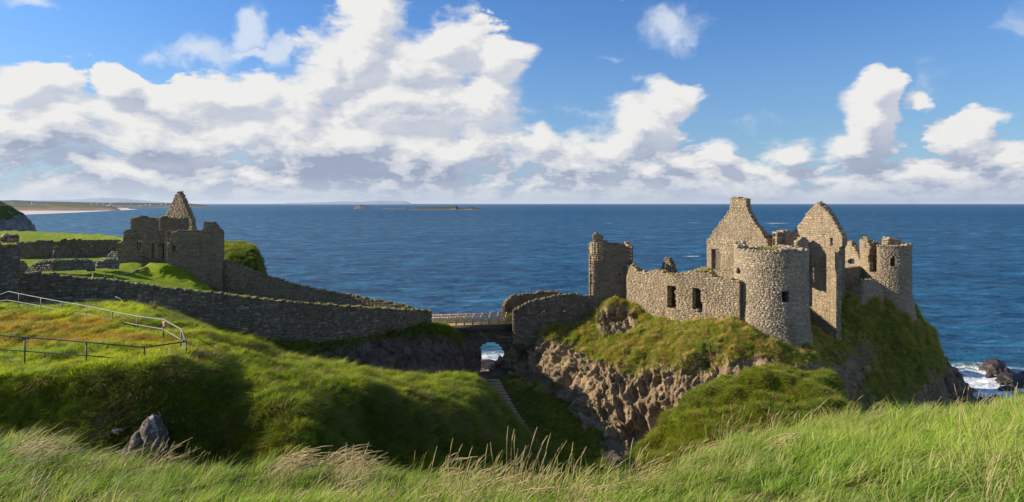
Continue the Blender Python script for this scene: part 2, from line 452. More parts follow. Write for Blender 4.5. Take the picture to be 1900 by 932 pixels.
M_blade_near = blade_mat('near_grass_blades', ga=(0.11, 0.24, 0.010), gb=(0.27, 0.42, 0.018), dry=(0.52, 0.44, 0.17), tipc=(0.45, 0.48, 0.13), tipamt=0.35, rnd=0.85, transl=0.4)
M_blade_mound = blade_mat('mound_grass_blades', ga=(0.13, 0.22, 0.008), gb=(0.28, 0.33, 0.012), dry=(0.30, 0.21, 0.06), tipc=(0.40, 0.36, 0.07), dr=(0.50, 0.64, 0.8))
M_blade_dry = blade_mat('dry_wall_grass_blades', ga=(0.22, 0.20, 0.04), gb=(0.30, 0.24, 0.06), dry=(0.42, 0.28, 0.12), tipc=(0.45, 0.32, 0.14))
M_straw = plain_mat('straw_stalk', (0.46, 0.34, 0.15), 0.7, scale=3, bumpd=0)
M_wood = plain_mat('weathered_wood', (0.62, 0.42, 0.18), 0.75, scale=20)
M_deck = plain_mat('bridge_concrete', (0.10, 0.09, 0.075), 0.9, scale=6)
M_steel_grey = plain_mat('galvanised_rail', (0.19, 0.19, 0.185), 0.6, 0.1, 30, 0.2, 0)
M_steel_dark = plain_mat('dark_rail_paint', (0.06, 0.065, 0.06), 0.5, 0.2, 30, 0.3, 0)
M_red = plain_mat('red_notice_paint', (0.65, 0.05, 0.05), 0.5, bumpd=0, var=0.1)
M_white = plain_mat('white_paint', (0.8, 0.8, 0.78), 0.6, bumpd=0, var=0.08)


# ------------------------------------------------------------------ lofted landforms
def catmull(A, n):
    """Catmull-Rom resample along axis 0 of array A to n samples"""
    m = len(A); t = np.linspace(0, m - 1, n); i = np.minimum(t.astype(int), m - 2); f = (t - i)
    g = lambda k: A[np.clip(k, 0, m - 1)]
    p0, p1, p2, p3 = g(i - 1), g(i), g(i + 1), g(i + 2)
    f = f.reshape((-1,) + (1,) * (A.ndim - 1))
    return 0.5 * ((2 * p1) + (-p0 + p2) * f + (2 * p0 - 5 * p1 + 4 * p2 - p3) * f ** 2 + (-p0 + 3 * p1 - 3 * p2 + p3) * f ** 3)


def grid_normals(G):
    du = np.gradient(G, axis=0); dv = np.gradient(G, axis=1)
    N = np.cross(dv, du); N /= np.linalg.norm(N, axis=-1, keepdims=True) + 1e-9
    return N


SHEETS = {}
TOPS = {}


def loft(name, cols, nr, nc, mat, hum=0.0, gn=0.35, zs=1.0, amp_rock=0.6, amp_turf=0.15, block=0.5, lab=None, fr=0.35, ft=0.6, blockscale=0.5, raw=False):
    """cols: list of (u, [(v, Y, g), ...]) or with raw=True lists of (x, y, z, g)"""
    A = np.array([[(list(P(u, r[0], r[1])) + [r[2]]) if not raw else list(r) for r in rows] for u, rows in cols], float)
    A = catmull(A, nc); A = np.swapaxes(A, 0, 1); A = catmull(A, nr)
    G = A[..., :3].copy(); g = np.clip(A[..., 3], 0, 1)
    N = grid_normals(G)
    if N[..., 2].mean() < 0: N = -N
    gg = np.clip(g + gn * fbm(G * 0.6, 4), 0, 1)
    hr = fbm(G * fr * np.array([1, 1, zs]), 6, 0.55, True) * amp_rock
    if block:
        q = G * np.array([1, 1, 0.7]) * blockscale + 0.35 * np.stack([vnoise(G * 0.7), vnoise(G * 0.7 + 9), vnoise(G * 0.7 + 21)], -1)
        d1, d2, cid = voro(q)
        hr = hr + block * ((cid - 0.5) * 0.8 + np.minimum(d2 - d1, 0.25) * 1.6)
        d1, d2, cid = voro(q * 2.7 + 4)
        hr = hr + block * 0.38 * ((cid - 0.5) * 0.8 + np.minimum(d2 - d1, 0.25) * 1.6)
    ht = fbm(G * ft, 5, 0.5) * amp_turf + np.maximum(0, fbm(G * ft * 2.3 + 5, 3)) * amp_turf * 0.8
    if hum:
        w = 0.5 * np.stack([fbm(G * 0.5, 3), fbm(G * 0.5 + 9, 3), fbm(G * 0.5 + 21, 3)], -1)
        for sc, am in ((0.32, 1.0), (0.75, 0.55), (1.6, 0.3)):
            d1, d2, cid = voro((G * np.array([0.8, 1, 1]) + w * 1.6) * sc)
            ht = ht + hum * am * (np.sqrt(np.clip(1 - d1 ** 2, 0, 1)) * (0.4 + 0.6 * cid) - 0.45)
    ht = ht + amp_turf * 0.45 * fbm(G * ft * 4.1 + 3, 3, 0.6, True)
    H = hr * (1 - gg) + ht * gg
    G = G + N * H[..., None]
    nrr, ncc = G.shape[:2]
    idx = np.arange(nrr * ncc).reshape(nrr, ncc)
    q = np.stack([idx[:-1, :-1], idx[:-1, 1:], idx[1:, 1:], idx[1:, :-1]], -1).reshape(-1, 4)
    o = mesh_obj(name, G.reshape(-1, 3), q, mat, smooth=True, attrs={'g': g.ravel()})
    o['kind'] = 'structure'
    N2 = grid_normals(G)
    if N2[..., 2].mean() < 0: N2 = -N2
    SHEETS[name] = (G, gg, N2, g)
    return o


# ------------------------------------------------------------------ grass: prototypes and scatter by geometry nodes
def tuft_mesh(name, n, hgt, spread, width, lean, seed, seg=3, curl=0.5, updown=0.25):
    r = np.random.default_rng(seed); V = []; F4 = []; F3 = []; H = []; R = []
    for b in range(n):
        a = r.uniform(0, 2 * math.pi); rr = spread * math.sqrt(r.uniform()); bx, by = rr * math.cos(a), rr * math.sin(a)
        h = hgt * r.uniform(0.55, 1.1); w = width * r.uniform(0.6, 1.2)
        ang = r.uniform(-updown, updown) + 0.0; l = lean * r.uniform(0.3, 1.3)
        dirx, diry = math.cos(ang * 3), math.sin(ang * 3)
        ox, oy = r.normal(0, 0.18), r.normal(0, 0.18)
        wa = r.uniform(0, math.pi); wx, wy = math.cos(wa) * w, math.sin(wa) * w
        rv = r.uniform(); base = len(V)
        for k in range(seg + 1):
            t = k / seg
            x = bx + (ox * t + dirx * l * t ** (1.3 + curl)) * h; y = by + (oy * t + diry * l * t ** (1.3 + curl)) * h
            z = h * (t - 0.28 * lean * t ** 2.5) - 0.03
            ww = (1 - t ** 1.6)
            if k < seg:
                V += [(x - wx * ww, y - wy * ww, z), (x + wx * ww, y + wy * ww, z)]; H += [t, t]; R += [rv, rv]
            else: V.append((x, y, z)); H.append(1.0); R.append(rv)
        for k in range(seg - 1): F4.append((base + 2 * k, base + 2 * k + 1, base + 2 * k + 3, base + 2 * k + 2))
        F3.append((base + 2 * seg - 2, base + 2 * seg - 1, base + 2 * seg))
    return V, F4, F3, H, R


def proto(name, mat, *a, **k):
    V, F4, F3, H, R = tuft_mesh(name, *a, **k)
    o = mesh_obj(name, V, [np.array(F4).reshape(-1, 4), np.array(F3)], mat, attrs={'h': H, 'r': R})
    C.objects.unlink(o)
    return o


def stalk_proto(name, seed, n=5, hgt=0.75, lean=0.5, mat=None, head=0.10, hr=0.007):
    r = random.Random(seed); mb = MB()
    for i in range(n):
        bx, by = r.gauss(0, 0.10), r.gauss(0, 0.10); h = hgt * r.uniform(0.6, 1.15); l = lean * r.uniform(0.4, 1.4); s = r.gauss(0, 0.12)
        pts = []; rad = []
        for k in range(8):
            t = k / 7
            pts.append((bx + l * h * t ** 2.2, by + s * h * t, h * (t - 0.30 * l * t ** 3)))
            rad.append(0.0017 if t < 0.72 else hr * (0.35 + 0.65 * math.sin((t - 0.70) / 0.30 * math.pi)) + 0.0012)
        mb.tube(pts, rad, 4, cap=False)
    o = mb.build(name, mat or M_straw); C.objects.unlink(o)
    return o


def scatter(name, pts, rots, scl, protos, pick=None):
    """one object of 'stuff': prototypes instanced on points"""
    me = bpy.data.meshes.new(name); me.vertices.add(len(pts)); me.vertices.foreach_set('co', np.asarray(pts, np.float32).ravel())
    a = me.attributes.new('rot', 'FLOAT_VECTOR', 'POINT'); a.data.foreach_set('vector', np.asarray(rots, np.float32).ravel())
    a = me.attributes.new('scl', 'FLOAT_VECTOR', 'POINT'); a.data.foreach_set('vector', np.asarray(scl, np.float32).ravel())
    a = me.attributes.new('pick', 'INT', 'POINT'); a.data.foreach_set('value', (rng.integers(0, len(protos), len(pts)) if pick is None else pick).astype(np.int32))
    o = bpy.data.objects.new(name, me); C.objects.link(o)
    g = bpy.data.node_groups.new(name, 'GeometryNodeTree')
    g.interface.new_socket('Geometry', in_out='INPUT', socket_type='NodeSocketGeometry')
    g.interface.new_socket('Geometry', in_out='OUTPUT', socket_type='NodeSocketGeometry')
    N = g.nodes; L = g.links
    gi = N.new('NodeGroupInput'); go = N.new('NodeGroupOutput')
    join = N.new('GeometryNodeJoinGeometry')
    for p in reversed(protos):
        oi = N.new('GeometryNodeObjectInfo'); oi.inputs['Object'].default_value = p; oi.transform_space = 'ORIGINAL'
        gt = N.new('GeometryNodeGeometryToInstance'); L.new(oi.outputs['Geometry'], gt.inputs[0]); L.new(gt.outputs[0], join.inputs[0])
    iop = N.new('GeometryNodeInstanceOnPoints'); L.new(gi.outputs[0], iop.inputs['Points']); L.new(join.outputs[0], iop.inputs['Instance'])
    iop.inputs['Pick Instance'].default_value = True
    for nm, dt, sk in (('rot', 'FLOAT_VECTOR', 'Rotation'), ('scl', 'FLOAT_VECTOR', 'Scale'), ('pick', 'INT', 'Instance Index')):
        na = N.new('GeometryNodeInputNamedAttribute'); na.data_type = dt; na.inputs[0].default_value = nm
        L.new(na.outputs[0], iop.inputs[sk])
    L.new(iop.outputs[0], go.inputs[0])
    md = o.modifiers.new('scatter', 'NODES'); md.node_group = g
    o['kind'] = 'stuff'
    return o


def sample_sheet(name, count, weight=None, seed=0):
    """random points on a sheet, weighted by area and weight(G, gmask, N)"""
    G, gg, N, g0 = SHEETS[name]; r = np.random.default_rng(seed)
    a = G[:-1, :-1]; b = G[:-1, 1:]; c = G[1:, 1:]; d = G[1:, :-1]
    area = 0.5 * np.linalg.norm(np.cross(c - a, d - b), axis=-1)
    w = area * (weight(a, g0[:-1, :-1], N[:-1, :-1]) if weight else 1)
    w = np.maximum(w, 0).ravel(); w /= w.sum()
    k = r.choice(len(w), count, p=w); s = r.uniform(size=(count, 1)); t = r.uniform(size=(count, 1))
    A, B, Cc, D = (x.reshape(-1, 3)[k] for x in (a, b, c, d))
    pts = (A * (1 - s) + B * s) * (1 - t) + (D * (1 - s) + Cc * s) * t
    return pts, N[:-1, :-1].reshape(-1, 3)[k]


def tuft_field(name, sheet, count, protos, size=(0.8, 1.3), weight=None, seed=0, wind=0.0, wjit=0.5, lab=None, sink=0.0, tilt=0.0, big=0.35, droop=False):
    pts, N = sample_sheet(sheet, count, weight, seed); r = np.random.default_rng(seed + 1)
    rz = wind + r.normal(0, wjit, count)
    if droop:
        steep = N[:, 2] < 0.88
        rz = np.where(steep, np.arctan2(N[:, 1], N[:, 0]) + r.normal(0, 0.35, count), rz)
    rots = np.stack([r.normal(0, 0.1, count) - tilt * N[:, 1] * -1, r.normal(0, 0.1, count) + tilt * N[:, 0], rz], 1)
    s = r.uniform(size[0], size[1], count) * (1 + big * fbm(pts * 0.5, 3))
    if droop: rots[:, 1] += np.where(steep, 0.55, 0.0)
    sc = np.stack([s, s, s * r.uniform(0.8, 1.2, count)], 1)
    pts[:, 2] -= sink
    return scatter(name, pts, rots, sc, protos)


# ------------------------------------------------------------------ masonry
PAL_WARM = [(0.40, 0.30, 0.18), (0.32, 0.24, 0.145), (0.27, 0.205, 0.135), (0.46, 0.355, 0.22), (0.22, 0.165, 0.115), (0.36, 0.275, 0.175)]
PAL_TOWER = [(0.42, 0.33, 0.215), (0.34, 0.265, 0.17), (0.28, 0.22, 0.15), (0.48, 0.385, 0.26), (0.21, 0.165, 0.12)]
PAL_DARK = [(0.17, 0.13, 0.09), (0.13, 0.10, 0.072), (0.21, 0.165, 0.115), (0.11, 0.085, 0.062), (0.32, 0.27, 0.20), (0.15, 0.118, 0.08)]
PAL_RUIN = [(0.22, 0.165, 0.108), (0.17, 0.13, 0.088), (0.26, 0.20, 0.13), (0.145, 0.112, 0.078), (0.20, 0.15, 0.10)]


def boxes(M, s0, s1, z0, z1, d0, d1, pal, chamf=0.03, jit=0.02, seed=0, full=False):
    n = len(s0); r = np.random.default_rng(seed)
    if n == 0: return np.zeros((0, 3)), np.zeros((0, 4), int), np.zeros((0, 3))
    V = np.zeros((n, 8, 3))
    for k, (a, b) in enumerate(((0, 0), (1, 0), (1, 1), (0, 1))):
        js = r.uniform(-jit, jit, n); jz = r.uniform(-jit, jit, n)
        so = np.where(a, s1 - chamf, s0 + chamf) + js; zo = np.where(b, z1 - chamf, z0 + chamf) + jz
        si = np.where(a, s1, s0); zi = np.where(b, z1, z0)
        V[:, k] = M(so, zo, d0 + r.uniform(-jit, jit, n) * 0.6)
        V[:, k + 4] = M(si + js * full, zi + jz * full, d1)
    base = (np.arange(n) * 8)[:, None]
    fl = [(0, 1, 2, 3), (0, 4, 5, 1), (1, 5, 6, 2), (2, 6, 7, 3), (3, 7, 4, 0)] + ([(7, 6, 5, 4)] if full else [])
    Fc = np.concatenate([base + np.array(q)[None] for q in fl])
    pc = np.array(pal)[r.integers(0, len(pal), n)]; pc = (pc * 0.6 + np.array(pal).mean(0) * 0.4) * r.uniform(0.82, 1.18, (n, 1)) * 1.08
    return V.reshape(-1, 3), Fc, np.repeat(pc, 8, 0)


def masonry(root, M, L, zmin, zmax, inside, T, pal, mats, h=0.17, lmin=0.16, lmax=0.60, closed=False, back=True, seed=0, cope=True, ds=0.25, prot=(0.001, 0.014)):
    r = np.random.default_rng(seed)
    ns = max(3, int(round(L / ds)) + 1); nz = max(3, int(round((zmax - zmin) / ds)) + 1)
    S = np.linspace(0, L, ns); Z = np.linspace(zmin, zmax, nz)
    dS = S[1] - S[0]; dZ = Z[1] - Z[0]
    SS, ZZ = np.meshgrid(S, Z, indexing='ij')
    mask = inside((SS[:-1, :-1] + dS / 2), (ZZ[:-1, :-1] + dZ / 2))
    eps = 0.006
    Vf = M(SS.ravel(), ZZ.ravel(), np.full(SS.size, eps)); Vb = M(SS.ravel(), ZZ.ravel(), np.full(SS.size, T - eps))
    idx = np.arange(ns * nz).reshape(ns, nz); O = ns * nz
    q = np.stack([idx[:-1, :-1], idx[1:, :-1], idx[1:, 1:], idx[:-1, 1:]], -1)[mask]
    faces = [q, q[:, ::-1] + O]
    pm = np.zeros((ns + 1, nz - 1), bool); pm[1:-1] = mask
    if closed: pm[0] = mask[-1]; pm[-1] = mask[0]
    e = pm[1:] != pm[:-1]
    a, b = idx[:, :-1][e], idx[:, 1:][e]
    faces.append(np.stack([a, b, b + O, a + O], -1))
    pz = np.zeros((ns - 1, nz + 1), bool); pz[:, 1:-1] = mask
    ez = pz[:, 1:] != pz[:, :-1]
    a, b = idx[:-1, :][ez], idx[1:, :][ez]
    faces.append(np.stack([a, b, b + O, a + O], -1))
    mesh_obj('mortar_core', np.concatenate([Vf, Vb]), [np.concatenate(faces)], mats[1], root)
    ti_, tj_ = np.nonzero(mask & ~np.concatenate([mask[:, 1:], np.zeros((ns - 1, 1), bool)], 1))
    TOPS.setdefault(root.name, []).append((M, S[ti_] + dS / 2, Z[tj_ + 1], T))
    # face stones, laid in uneven courses
    zz = zmin; rows = []
    while zz < zmax:
        hh = h * r.uniform(0.55, 1.6); x = -r.uniform(0, 0.4)
        while x < L:
            l = lmin + (lmax - lmin) * r.uniform() ** 1.8 * 1.25
            dz_ = r.normal(0, 0.012); rows.append((x, min(x + l, L) if not closed else x + l, zz + dz_, zz + hh + min(dz_, 0) - (0.35 * hh * r.uniform() if r.uniform() < 0.2 else 0))); x += l
        zz += hh
    A = np.array(rows); A[:, 0] = np.maximum(A[:, 0], 0)
    A = A[(A[:, 1] - A[:, 0]) > 0.08]
    VV = []; FF = []; CC = []; off = 0
    def addb(res):
        nonlocal off
        v, f, c = res
        if len(v): VV.append(v); FF.append(f + off); CC.append(c); off += len(v)
    gap = 0.005
    for side in ((0, 1) if back else (0,)):
        B = A.copy()
        cs = (B[:, 0] + B[:, 1]) / 2; cz = (B[:, 2] + B[:, 3]) / 2
        ok = inside(cs, cz) & inside(B[:, 0] + 0.07, cz) & inside(B[:, 1] - 0.07, cz) & inside(cs, B[:, 3] - 0.09)
        ok &= r.uniform(size=len(B)) > 0.012
        B = B[ok]; n = len(B); p = r.uniform(prot[0], prot[1], n)
        d0, d1 = (-p, np.full(n, 0.06)) if side == 0 else (T + p, np.full(n, T - 0.06))
        addb(boxes(M, B[:, 0] + gap, B[:, 1] - gap, B[:, 2] + gap, B[:, 3] - gap, d0, d1, pal, 0.012, 0.010, seed + side))
    # coping rubble on the broken tops, jamb stones on broken ends and openings
    if cope:
        kt = max(2, int(round(T / 0.38)))
        ti, tj = np.nonzero(mask & ~np.concatenate([mask[:, 1:], np.zeros((ns - 1, 1), bool)], 1))
        for k in range(kt):
            ok = r.uniform(size=len(ti)) > 0.12; i = ti[ok]; j = tj[ok]; n = len(i)
            c = r.uniform(-0.08, 0.08, n)
            addb(boxes(M, S[i] - 0.05 + c, S[i] + dS + 0.05 + c, Z[j + 1] - 0.12, Z[j + 1] + r.uniform(0.02, 0.20, n), np.full(n, T * k / kt - 0.03), np.full(n, T * (k + 1) / kt + 0.02), pal, 0.02, 0.04, seed + 7 + k, True))
        for sgn in (0, 1):
            nb = np.zeros_like(mask)
            if sgn: nb[:-1] = mask[1:]; nb[-1] = mask[0] if closed else False
            else: nb[1:] = mask[:-1]; nb[0] = mask[-1] if closed else False
            ti, tj = np.nonzero(mask & ~nb)
            for k in range(kt):
                ok = r.uniform(size=len(ti)) > 0.2; i = ti[ok]; j = tj[ok]; n = len(i)
                x = S[i + 1] if sgn else S[i]
                addb(boxes(M, x - 0.10, x + 0.10 if False else x + r.uniform(0.02, 0.07, n) * (1 if sgn else 0.5), Z[j] + 0.01, Z[j + 1] - 0.01, np.full(n, T * k / kt + 0.0), np.full(n, T * (k + 1) / kt), pal, 0.01, 0.03, seed + 17 + k + 5 * sgn, True))
    if VV:
        o = mesh_obj('masonry', np.concatenate(VV), [np.concatenate(FF)], mats[0], root, attrs={'col': np.concatenate(CC)})
        o['kind'] = 'stuff'


def plan_wall(name, label, cat, plan, top, bot, T=0.9, holes=(), pal=PAL_WARM, mats=None, jag=0.18, group=None, back=True, seed=1, h=0.17, cope=True, ds=0.25, prot=(0.001, 0.014), sub=None):
    """plan: [(u, Y)...] front line on the ground; top / bot: [(u, v)...]; holes ('rect'|'arch'|'ell', u0, u1, v0, v1)"""
    mats = mats or (M_stone, M_core)
    Q = np.array([[(u - CU) / F * Y, Y] for u, Y in plan]); seg = np.linalg.norm(np.diff(Q, axis=0), axis=1); cs = np.concatenate([[0], np.cumsum(seg)]); L = cs[-1]
    sl = np.linspace(0, L, 400); X = np.interp(sl, cs, Q[:, 0]); Yy = np.interp(sl, cs, Q[:, 1]); U = CU + F * X / Yy
    def s_of_u(u): return np.interp(u, U, sl)
    def sz(u, v): s = s_of_u(u); Y = np.interp(s, sl, Yy); return s, Z0 - (v - CV) / F * Y
    ts, tz = zip(*[sz(u, v) for u, v in top]); bs, bz = zip(*[sz(u, v) for u, v in bot])
    H = []
    for k, u0, u1, v0, v1 in holes:
        s0, z1 = sz(u0, v0); s1, z0 = sz(u1, v1); H.append((k, s0, s1, z0, z1))
    def M(s, z, d):
        s = np.asarray(s, float); x = np.interp(s, cs, Q[:, 0]); y = np.interp(s, cs, Q[:, 1])
        e = 0.4
        tx = np.interp(s + e, cs, Q[:, 0]) - np.interp(s - e, cs, Q[:, 0]); ty = np.interp(s + e, cs, Q[:, 1]) - np.interp(s - e, cs, Q[:, 1])
        l = np.hypot(tx, ty) + 1e-9
        x = x + (s - np.clip(s, 0, L)) * tx / l; y = y + (s - np.clip(s, 0, L)) * ty / l
        return np.stack([x - ty / l * d, y + tx / l * d, np.broadcast_to(z, x.shape) + 0 * x], -1)
    def inside(s, z):
        j = jag * fbm(np.stack([s * 0.9, s * 0 + seed * 3.1, s * 0], -1), 4)
        j2 = jag * 0.8 * fbm(np.stack([z * 0.9, z * 0 + seed * 5.1, z * 0], -1), 3)
        ok = (z < np.interp(s, ts, tz) + j) & (z > np.interp(s, bs, bz)) & (s > ts[0] - 0.01 + np.minimum(0, 0 * j2)) & (s < ts[-1] + 0.01)
        for k, s0, s1, z0, z1 in H:
            if k == 'rect': w_ = (s1 - s0) > 0.9; ins = (s > s0 + j2 * (0.4 if w_ else 0)) & (s < s1 + j2 * (1.9 if w_ else 0)) & (z > z0 + j * w_) & (z < z1 + j * 1.2 * w_)
            elif k == 'ell': ins = ((s - (s0 + s1) / 2) / ((s1 - s0) / 2)) ** 2 + ((z - (z0 + z1) / 2) / ((z1 - z0) / 2)) ** 2 < 1
            else:
                hw = (s1 - s0) / 2; zc = z1 - hw
                ins = (s > s0) & (s < s1) & (z > z0) & ((z < zc) | (((s - (s0 + s1) / 2) ** 2 + (z - zc) ** 2) < hw * hw))
            ok &= ~ins
        return ok
    zmin = min(bz) - 0.1; zmax = max(tz) + jag
    root = sub if sub is not None else empty(name, label, cat, (float(Q[0, 0]), float(Q[0, 1]), float(min(bz))), group)
    masonry(root, M, L, zmin, zmax, inside, T, pal, mats, h=h, back=back, seed=seed, cope=cope, ds=ds, prot=prot)
    for k, s0, s1, z0, z1 in H:
        if k == 'rect' and jag < 0.2 and 0.5 < s1 - s0 < 1.6 and z1 - z0 > 0.8:
            ar = lambda v: np.array([v], float)
            for nm, (a_, b_, c_, d_) in (('lintel', (s0 - .22, s1 + .22, z1 - .10, z1 + .16)), ('sill', (s0 - .12, s1 + .12, z0 - .12, z0 + .08))):
                v, f_, c = boxes(M, ar(a_), ar(b_), ar(c_), ar(d_), ar(-0.05), ar(0.45), [tuple(min(.5, x * 1.25) for x in pal[0])], 0.02, 0.02, seed, True)
                mesh_obj(nm, v, f_, mats[0], root, attrs={'col': c})
    return root, M, sz, L


def round_tower(name, label, cu, cY, Rf, ztop, zbot, T=1.1, holes=(), pal=PAL_TOWER, mats=None, seed=3, jag=0.2, h=0.17, arc=None):
    """holes given as (kind, u0, u1, v0, v1) on the side that faces the camera, ztop: function of angle (0 = facing camera, + = right)"""
    mats = mats or (M_stone, M_core)
    cx = (cu - CU) / F * cY; R0 = float(Rf(np.array([ztop(0.0) - 4.0]))[0]); L = 2 * math.pi * R0
    cam_a = math.atan2(-cY, -cx)                       # direction centre -> camera
    def ang(s): return cam_a + (s / R0 - math.pi)      # s grows to the right as seen from the camera
    def M(s, z, d):
        s = np.asarray(s, float); z = np.asarray(z, float) + 0 * s; a = ang(s); R = Rf(z) - d
        return np.stack([cx + R * np.cos(a), cY + R * np.sin(a), z], -1)
    def conv(u, v):
        dx, dy = (u - CU) / F, 1.0
        z = 20.0
        for _ in range(4):
            R = float(Rf(np.array([z]))[0]); a = dx * dx + dy * dy; b = -2 * (dx * cx + dy * cY); c = cx * cx + cY * cY - R * R
            disc = max(b * b - 4 * a * c, 0); t = (-b - math.sqrt(disc)) / (2 * a)
            z = Z0 - (v - CV) / F * t
        th = math.atan2(dy * t - cY, dx * t - cx) - cam_a
        th = (th + math.pi) % (2 * math.pi) - math.pi
        return (th + math.pi) * R0, z
    H = []
    for k, u0, u1, v0, v1 in holes:
        s0, z1 = conv(u0, v0); s1, z0 = conv(u1, v1); H.append((k, s0, s1, z0, z1))
    def inside(s, z):
        th = np.mod(s, L) / R0 - math.pi
        zt = np.vectorize(ztop)(th) + jag * fbm(np.stack([np.cos(th) * R0 * 0.9, np.sin(th) * R0 * 0.9, th * 0 + seed], -1), 4)
        ok = (z < zt) & (z > zbot)
        sm = np.mod(s, L)
        for k, s0, s1, z0, z1 in H:
            if k == 'rect': ins = (sm > s0) & (sm < s1) & (z > z0) & (z < z1)
            elif k == 'gap': ins = (sm > s0 + 0.25 * vnoise(np.stack([z * 1.3, z * 0, z * 0], -1))) & (sm < s1 + 0.3 * vnoise(np.stack([z * 1.1, z * 0 + 4, z * 0], -1))) & (z > z0)
            else:
                hw = (s1 - s0) / 2; zc = z1 - hw
                ins = (sm > s0) & (sm < s1) & (z > z0) & ((z < zc) | (((sm - (s0 + s1) / 2) ** 2 + (z - zc) ** 2) < hw * hw))
            ok &= ~ins
        return ok
    zm = max(ztop(t) for t in np.linspace(-3.1, 3.1, 60)) + jag
    root = empty(name, label, 'tower', (cx, cY, zbot))
    masonry(root, M, L, zbot, zm, inside, T, pal, mats, h=h, closed=True, seed=seed)
    return root, M, conv, (cx, cY), cam_a


# ================================================================== SEA
def build_sea():
    m, n, b = new_mat('sea_water'); p = wpos(n)
    p2 = n.vm('MULTIPLY', p, (1, 1, 0))
    dist = n.vm('LENGTH', n.vm('SUBTRACT', p2, (0, 0, 0)))
    rot = n.map(p2, rot=(0, 0, 0.35), scale=(0.55, 1.0, 1))
    w1 = n.noise(rot, 0.55, 5, 0.62)
    w2 = n.noise(rot, 0.085, 8, 0.66)
    w3 = n.noise(rot, 0.018, 3, 0.6)
    # shelf water is greener near the rocks
    shore = None
    for (x, y, rx, ry) in ((20, 130, 75, 42), (80, 118, 42, 34), (-40, 150, 60, 40), (62, 175, 55, 45)):
        q = n.blob(p2, x, y, rx, ry); shore = q if shore is None else n.m('MAXIMUM', shore, q)
    shore = n.m('ADD', shore, n.m('MULTIPLY', n.m('SUBTRACT', n.noise(p2, 0.05, 4), 0.5), 0.5), clamp=True)
    deep = n.mix(n.ss(w3, 0.35, 0.65), (0.015, 0.100, 0.190), (0.030, 0.145, 0.258))
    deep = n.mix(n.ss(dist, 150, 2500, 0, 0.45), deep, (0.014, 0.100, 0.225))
    # the bay to the left is paler, shoaling water
    sx = n.new('ShaderNodeSeparateXYZ', {0: p2})
    bay = n.ss(n.m('DIVIDE', sx.outputs[0], n.m('MAXIMUM', sx.outputs[1], 1.0)), -0.15, -0.75)
    deep = n.mix(n.m('MULTIPLY', bay, 0.9), deep, (0.10, 0.23, 0.33))
    col = n.mix(n.ss(shore, 0.05, 0.75, 0, 0.85), deep, (0.03, 0.20, 0.22))
    # foam: streaks round the rocks and scattered whitecaps
    foamz = None
    for (x, y, rx, ry, s) in ((88, 116, 26, 20, 1.45), (92, 106, 26, 14, 1.25), (99, 118, 9, 9, .9), (-6, 135, 24, 12, 1.25), (-5, 121, 14, 6, 1.1), (70, 108, 10, 9, .8), (78, 133, 16, 5, .5), (-12, 165, 26, 9, .55), (12, 190, 20, 7, .5), (-38, 150, 30, 9, .4), (446, 1090, 26, 16, 1.2), (425, 1060, 14, 10, 1.0)):
        q = n.m('MULTIPLY', n.blob(p2, x, y, rx, ry), s); foamz = q if foamz is None else n.m('MAXIMUM', foamz, q)
    fw = n.vm('ADD', n.map(p2, scale=(0.7, 1, 1)), n.vm('SCALE', n.noise(p2, 0.3, 3, color=True), 3.5))
    fn = n.noise(fw, 0.42, 7, 0.72)
    fr = n.m('SUBTRACT', 1.0, n.m('ABSOLUTE', n.m('MULTIPLY', n.m('SUBTRACT', fn, 0.5), 4.5)))
    foam = n.ss(n.m('ADD', n.m('MULTIPLY', foamz, 0.95), n.m('MULTIPLY', fr, 0.85)), 0.60, 1.25)
    foam = n.m('MULTIPLY', foam, n.ss(foamz, 0.02, 0.25))
    # whitecaps: two sizes
    caps = None
    for sc, th in ((0.055, 0.735), (0.02, 0.742), (0.007, 0.745)):
        v = n.map(p2, rot=(0, 0, 0.15), scale=(0.45, 1.0, 1))
        c = n.ss(n.noise(n.vm('ADD', v, n.vm('SCALE', n.noise(v, sc * 3, 2, color=True), 0.25 / sc)), sc * 1.4, 6, 0.62), th - 0.03, th + 0.01)
        caps = c if caps is None else n.m('MAXIMUM', caps, c)
    lace = n.vor(fw, 0.55, feature='DISTANCE_TO_EDGE'); lace2 = n.vor(fw, 1.6, feature='DISTANCE_TO_EDGE')
    lc = n.m('MAXIMUM', n.ss(lace, 0.16, 0.02), n.ss(lace2, 0.12, 0.02, 0, 0.8))
    foam = n.m('MULTIPLY', foam, n.m('ADD', n.ss(foamz, 0.45, 0.95, 0.15, 0.7), n.m('MULTIPLY', lc, 0.6)), clamp=True)
    foam = n.m('MAXIMUM', foam, n.m('MULTIPLY', caps, 0.8), clamp=True)
    col = n.mix(foam, col, (0.78, 0.80, 0.80))
    # wave shading painted into the water colour: troughs darkened by noise
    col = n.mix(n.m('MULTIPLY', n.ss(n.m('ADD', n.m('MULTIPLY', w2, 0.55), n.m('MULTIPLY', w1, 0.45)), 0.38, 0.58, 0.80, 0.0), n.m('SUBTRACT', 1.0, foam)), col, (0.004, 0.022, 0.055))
    hgt = n.m('ADD', n.m('MULTIPLY', w1, 0.55), n.m('ADD', n.m('MULTIPLY', w2, 2.6), n.m('MULTIPLY', n.noise(rot, 2.2, 3), 0.12)))
    bp = n.new('ShaderNodeBump', {'Height': n.m('ADD', hgt, n.m('MULTIPLY', foam, 0.15)), 'Distance': 1.0, 'Strength': 1.0})
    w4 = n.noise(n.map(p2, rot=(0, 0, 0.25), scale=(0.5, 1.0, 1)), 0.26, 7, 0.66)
    wl = n.new('ShaderNodeMix', {0: n.ss(dist, 200, 900)}, data_type='FLOAT'); n.set(wl.inputs[2], w4); n.set(wl.inputs[3], w2); wl = wl.outputs[0]
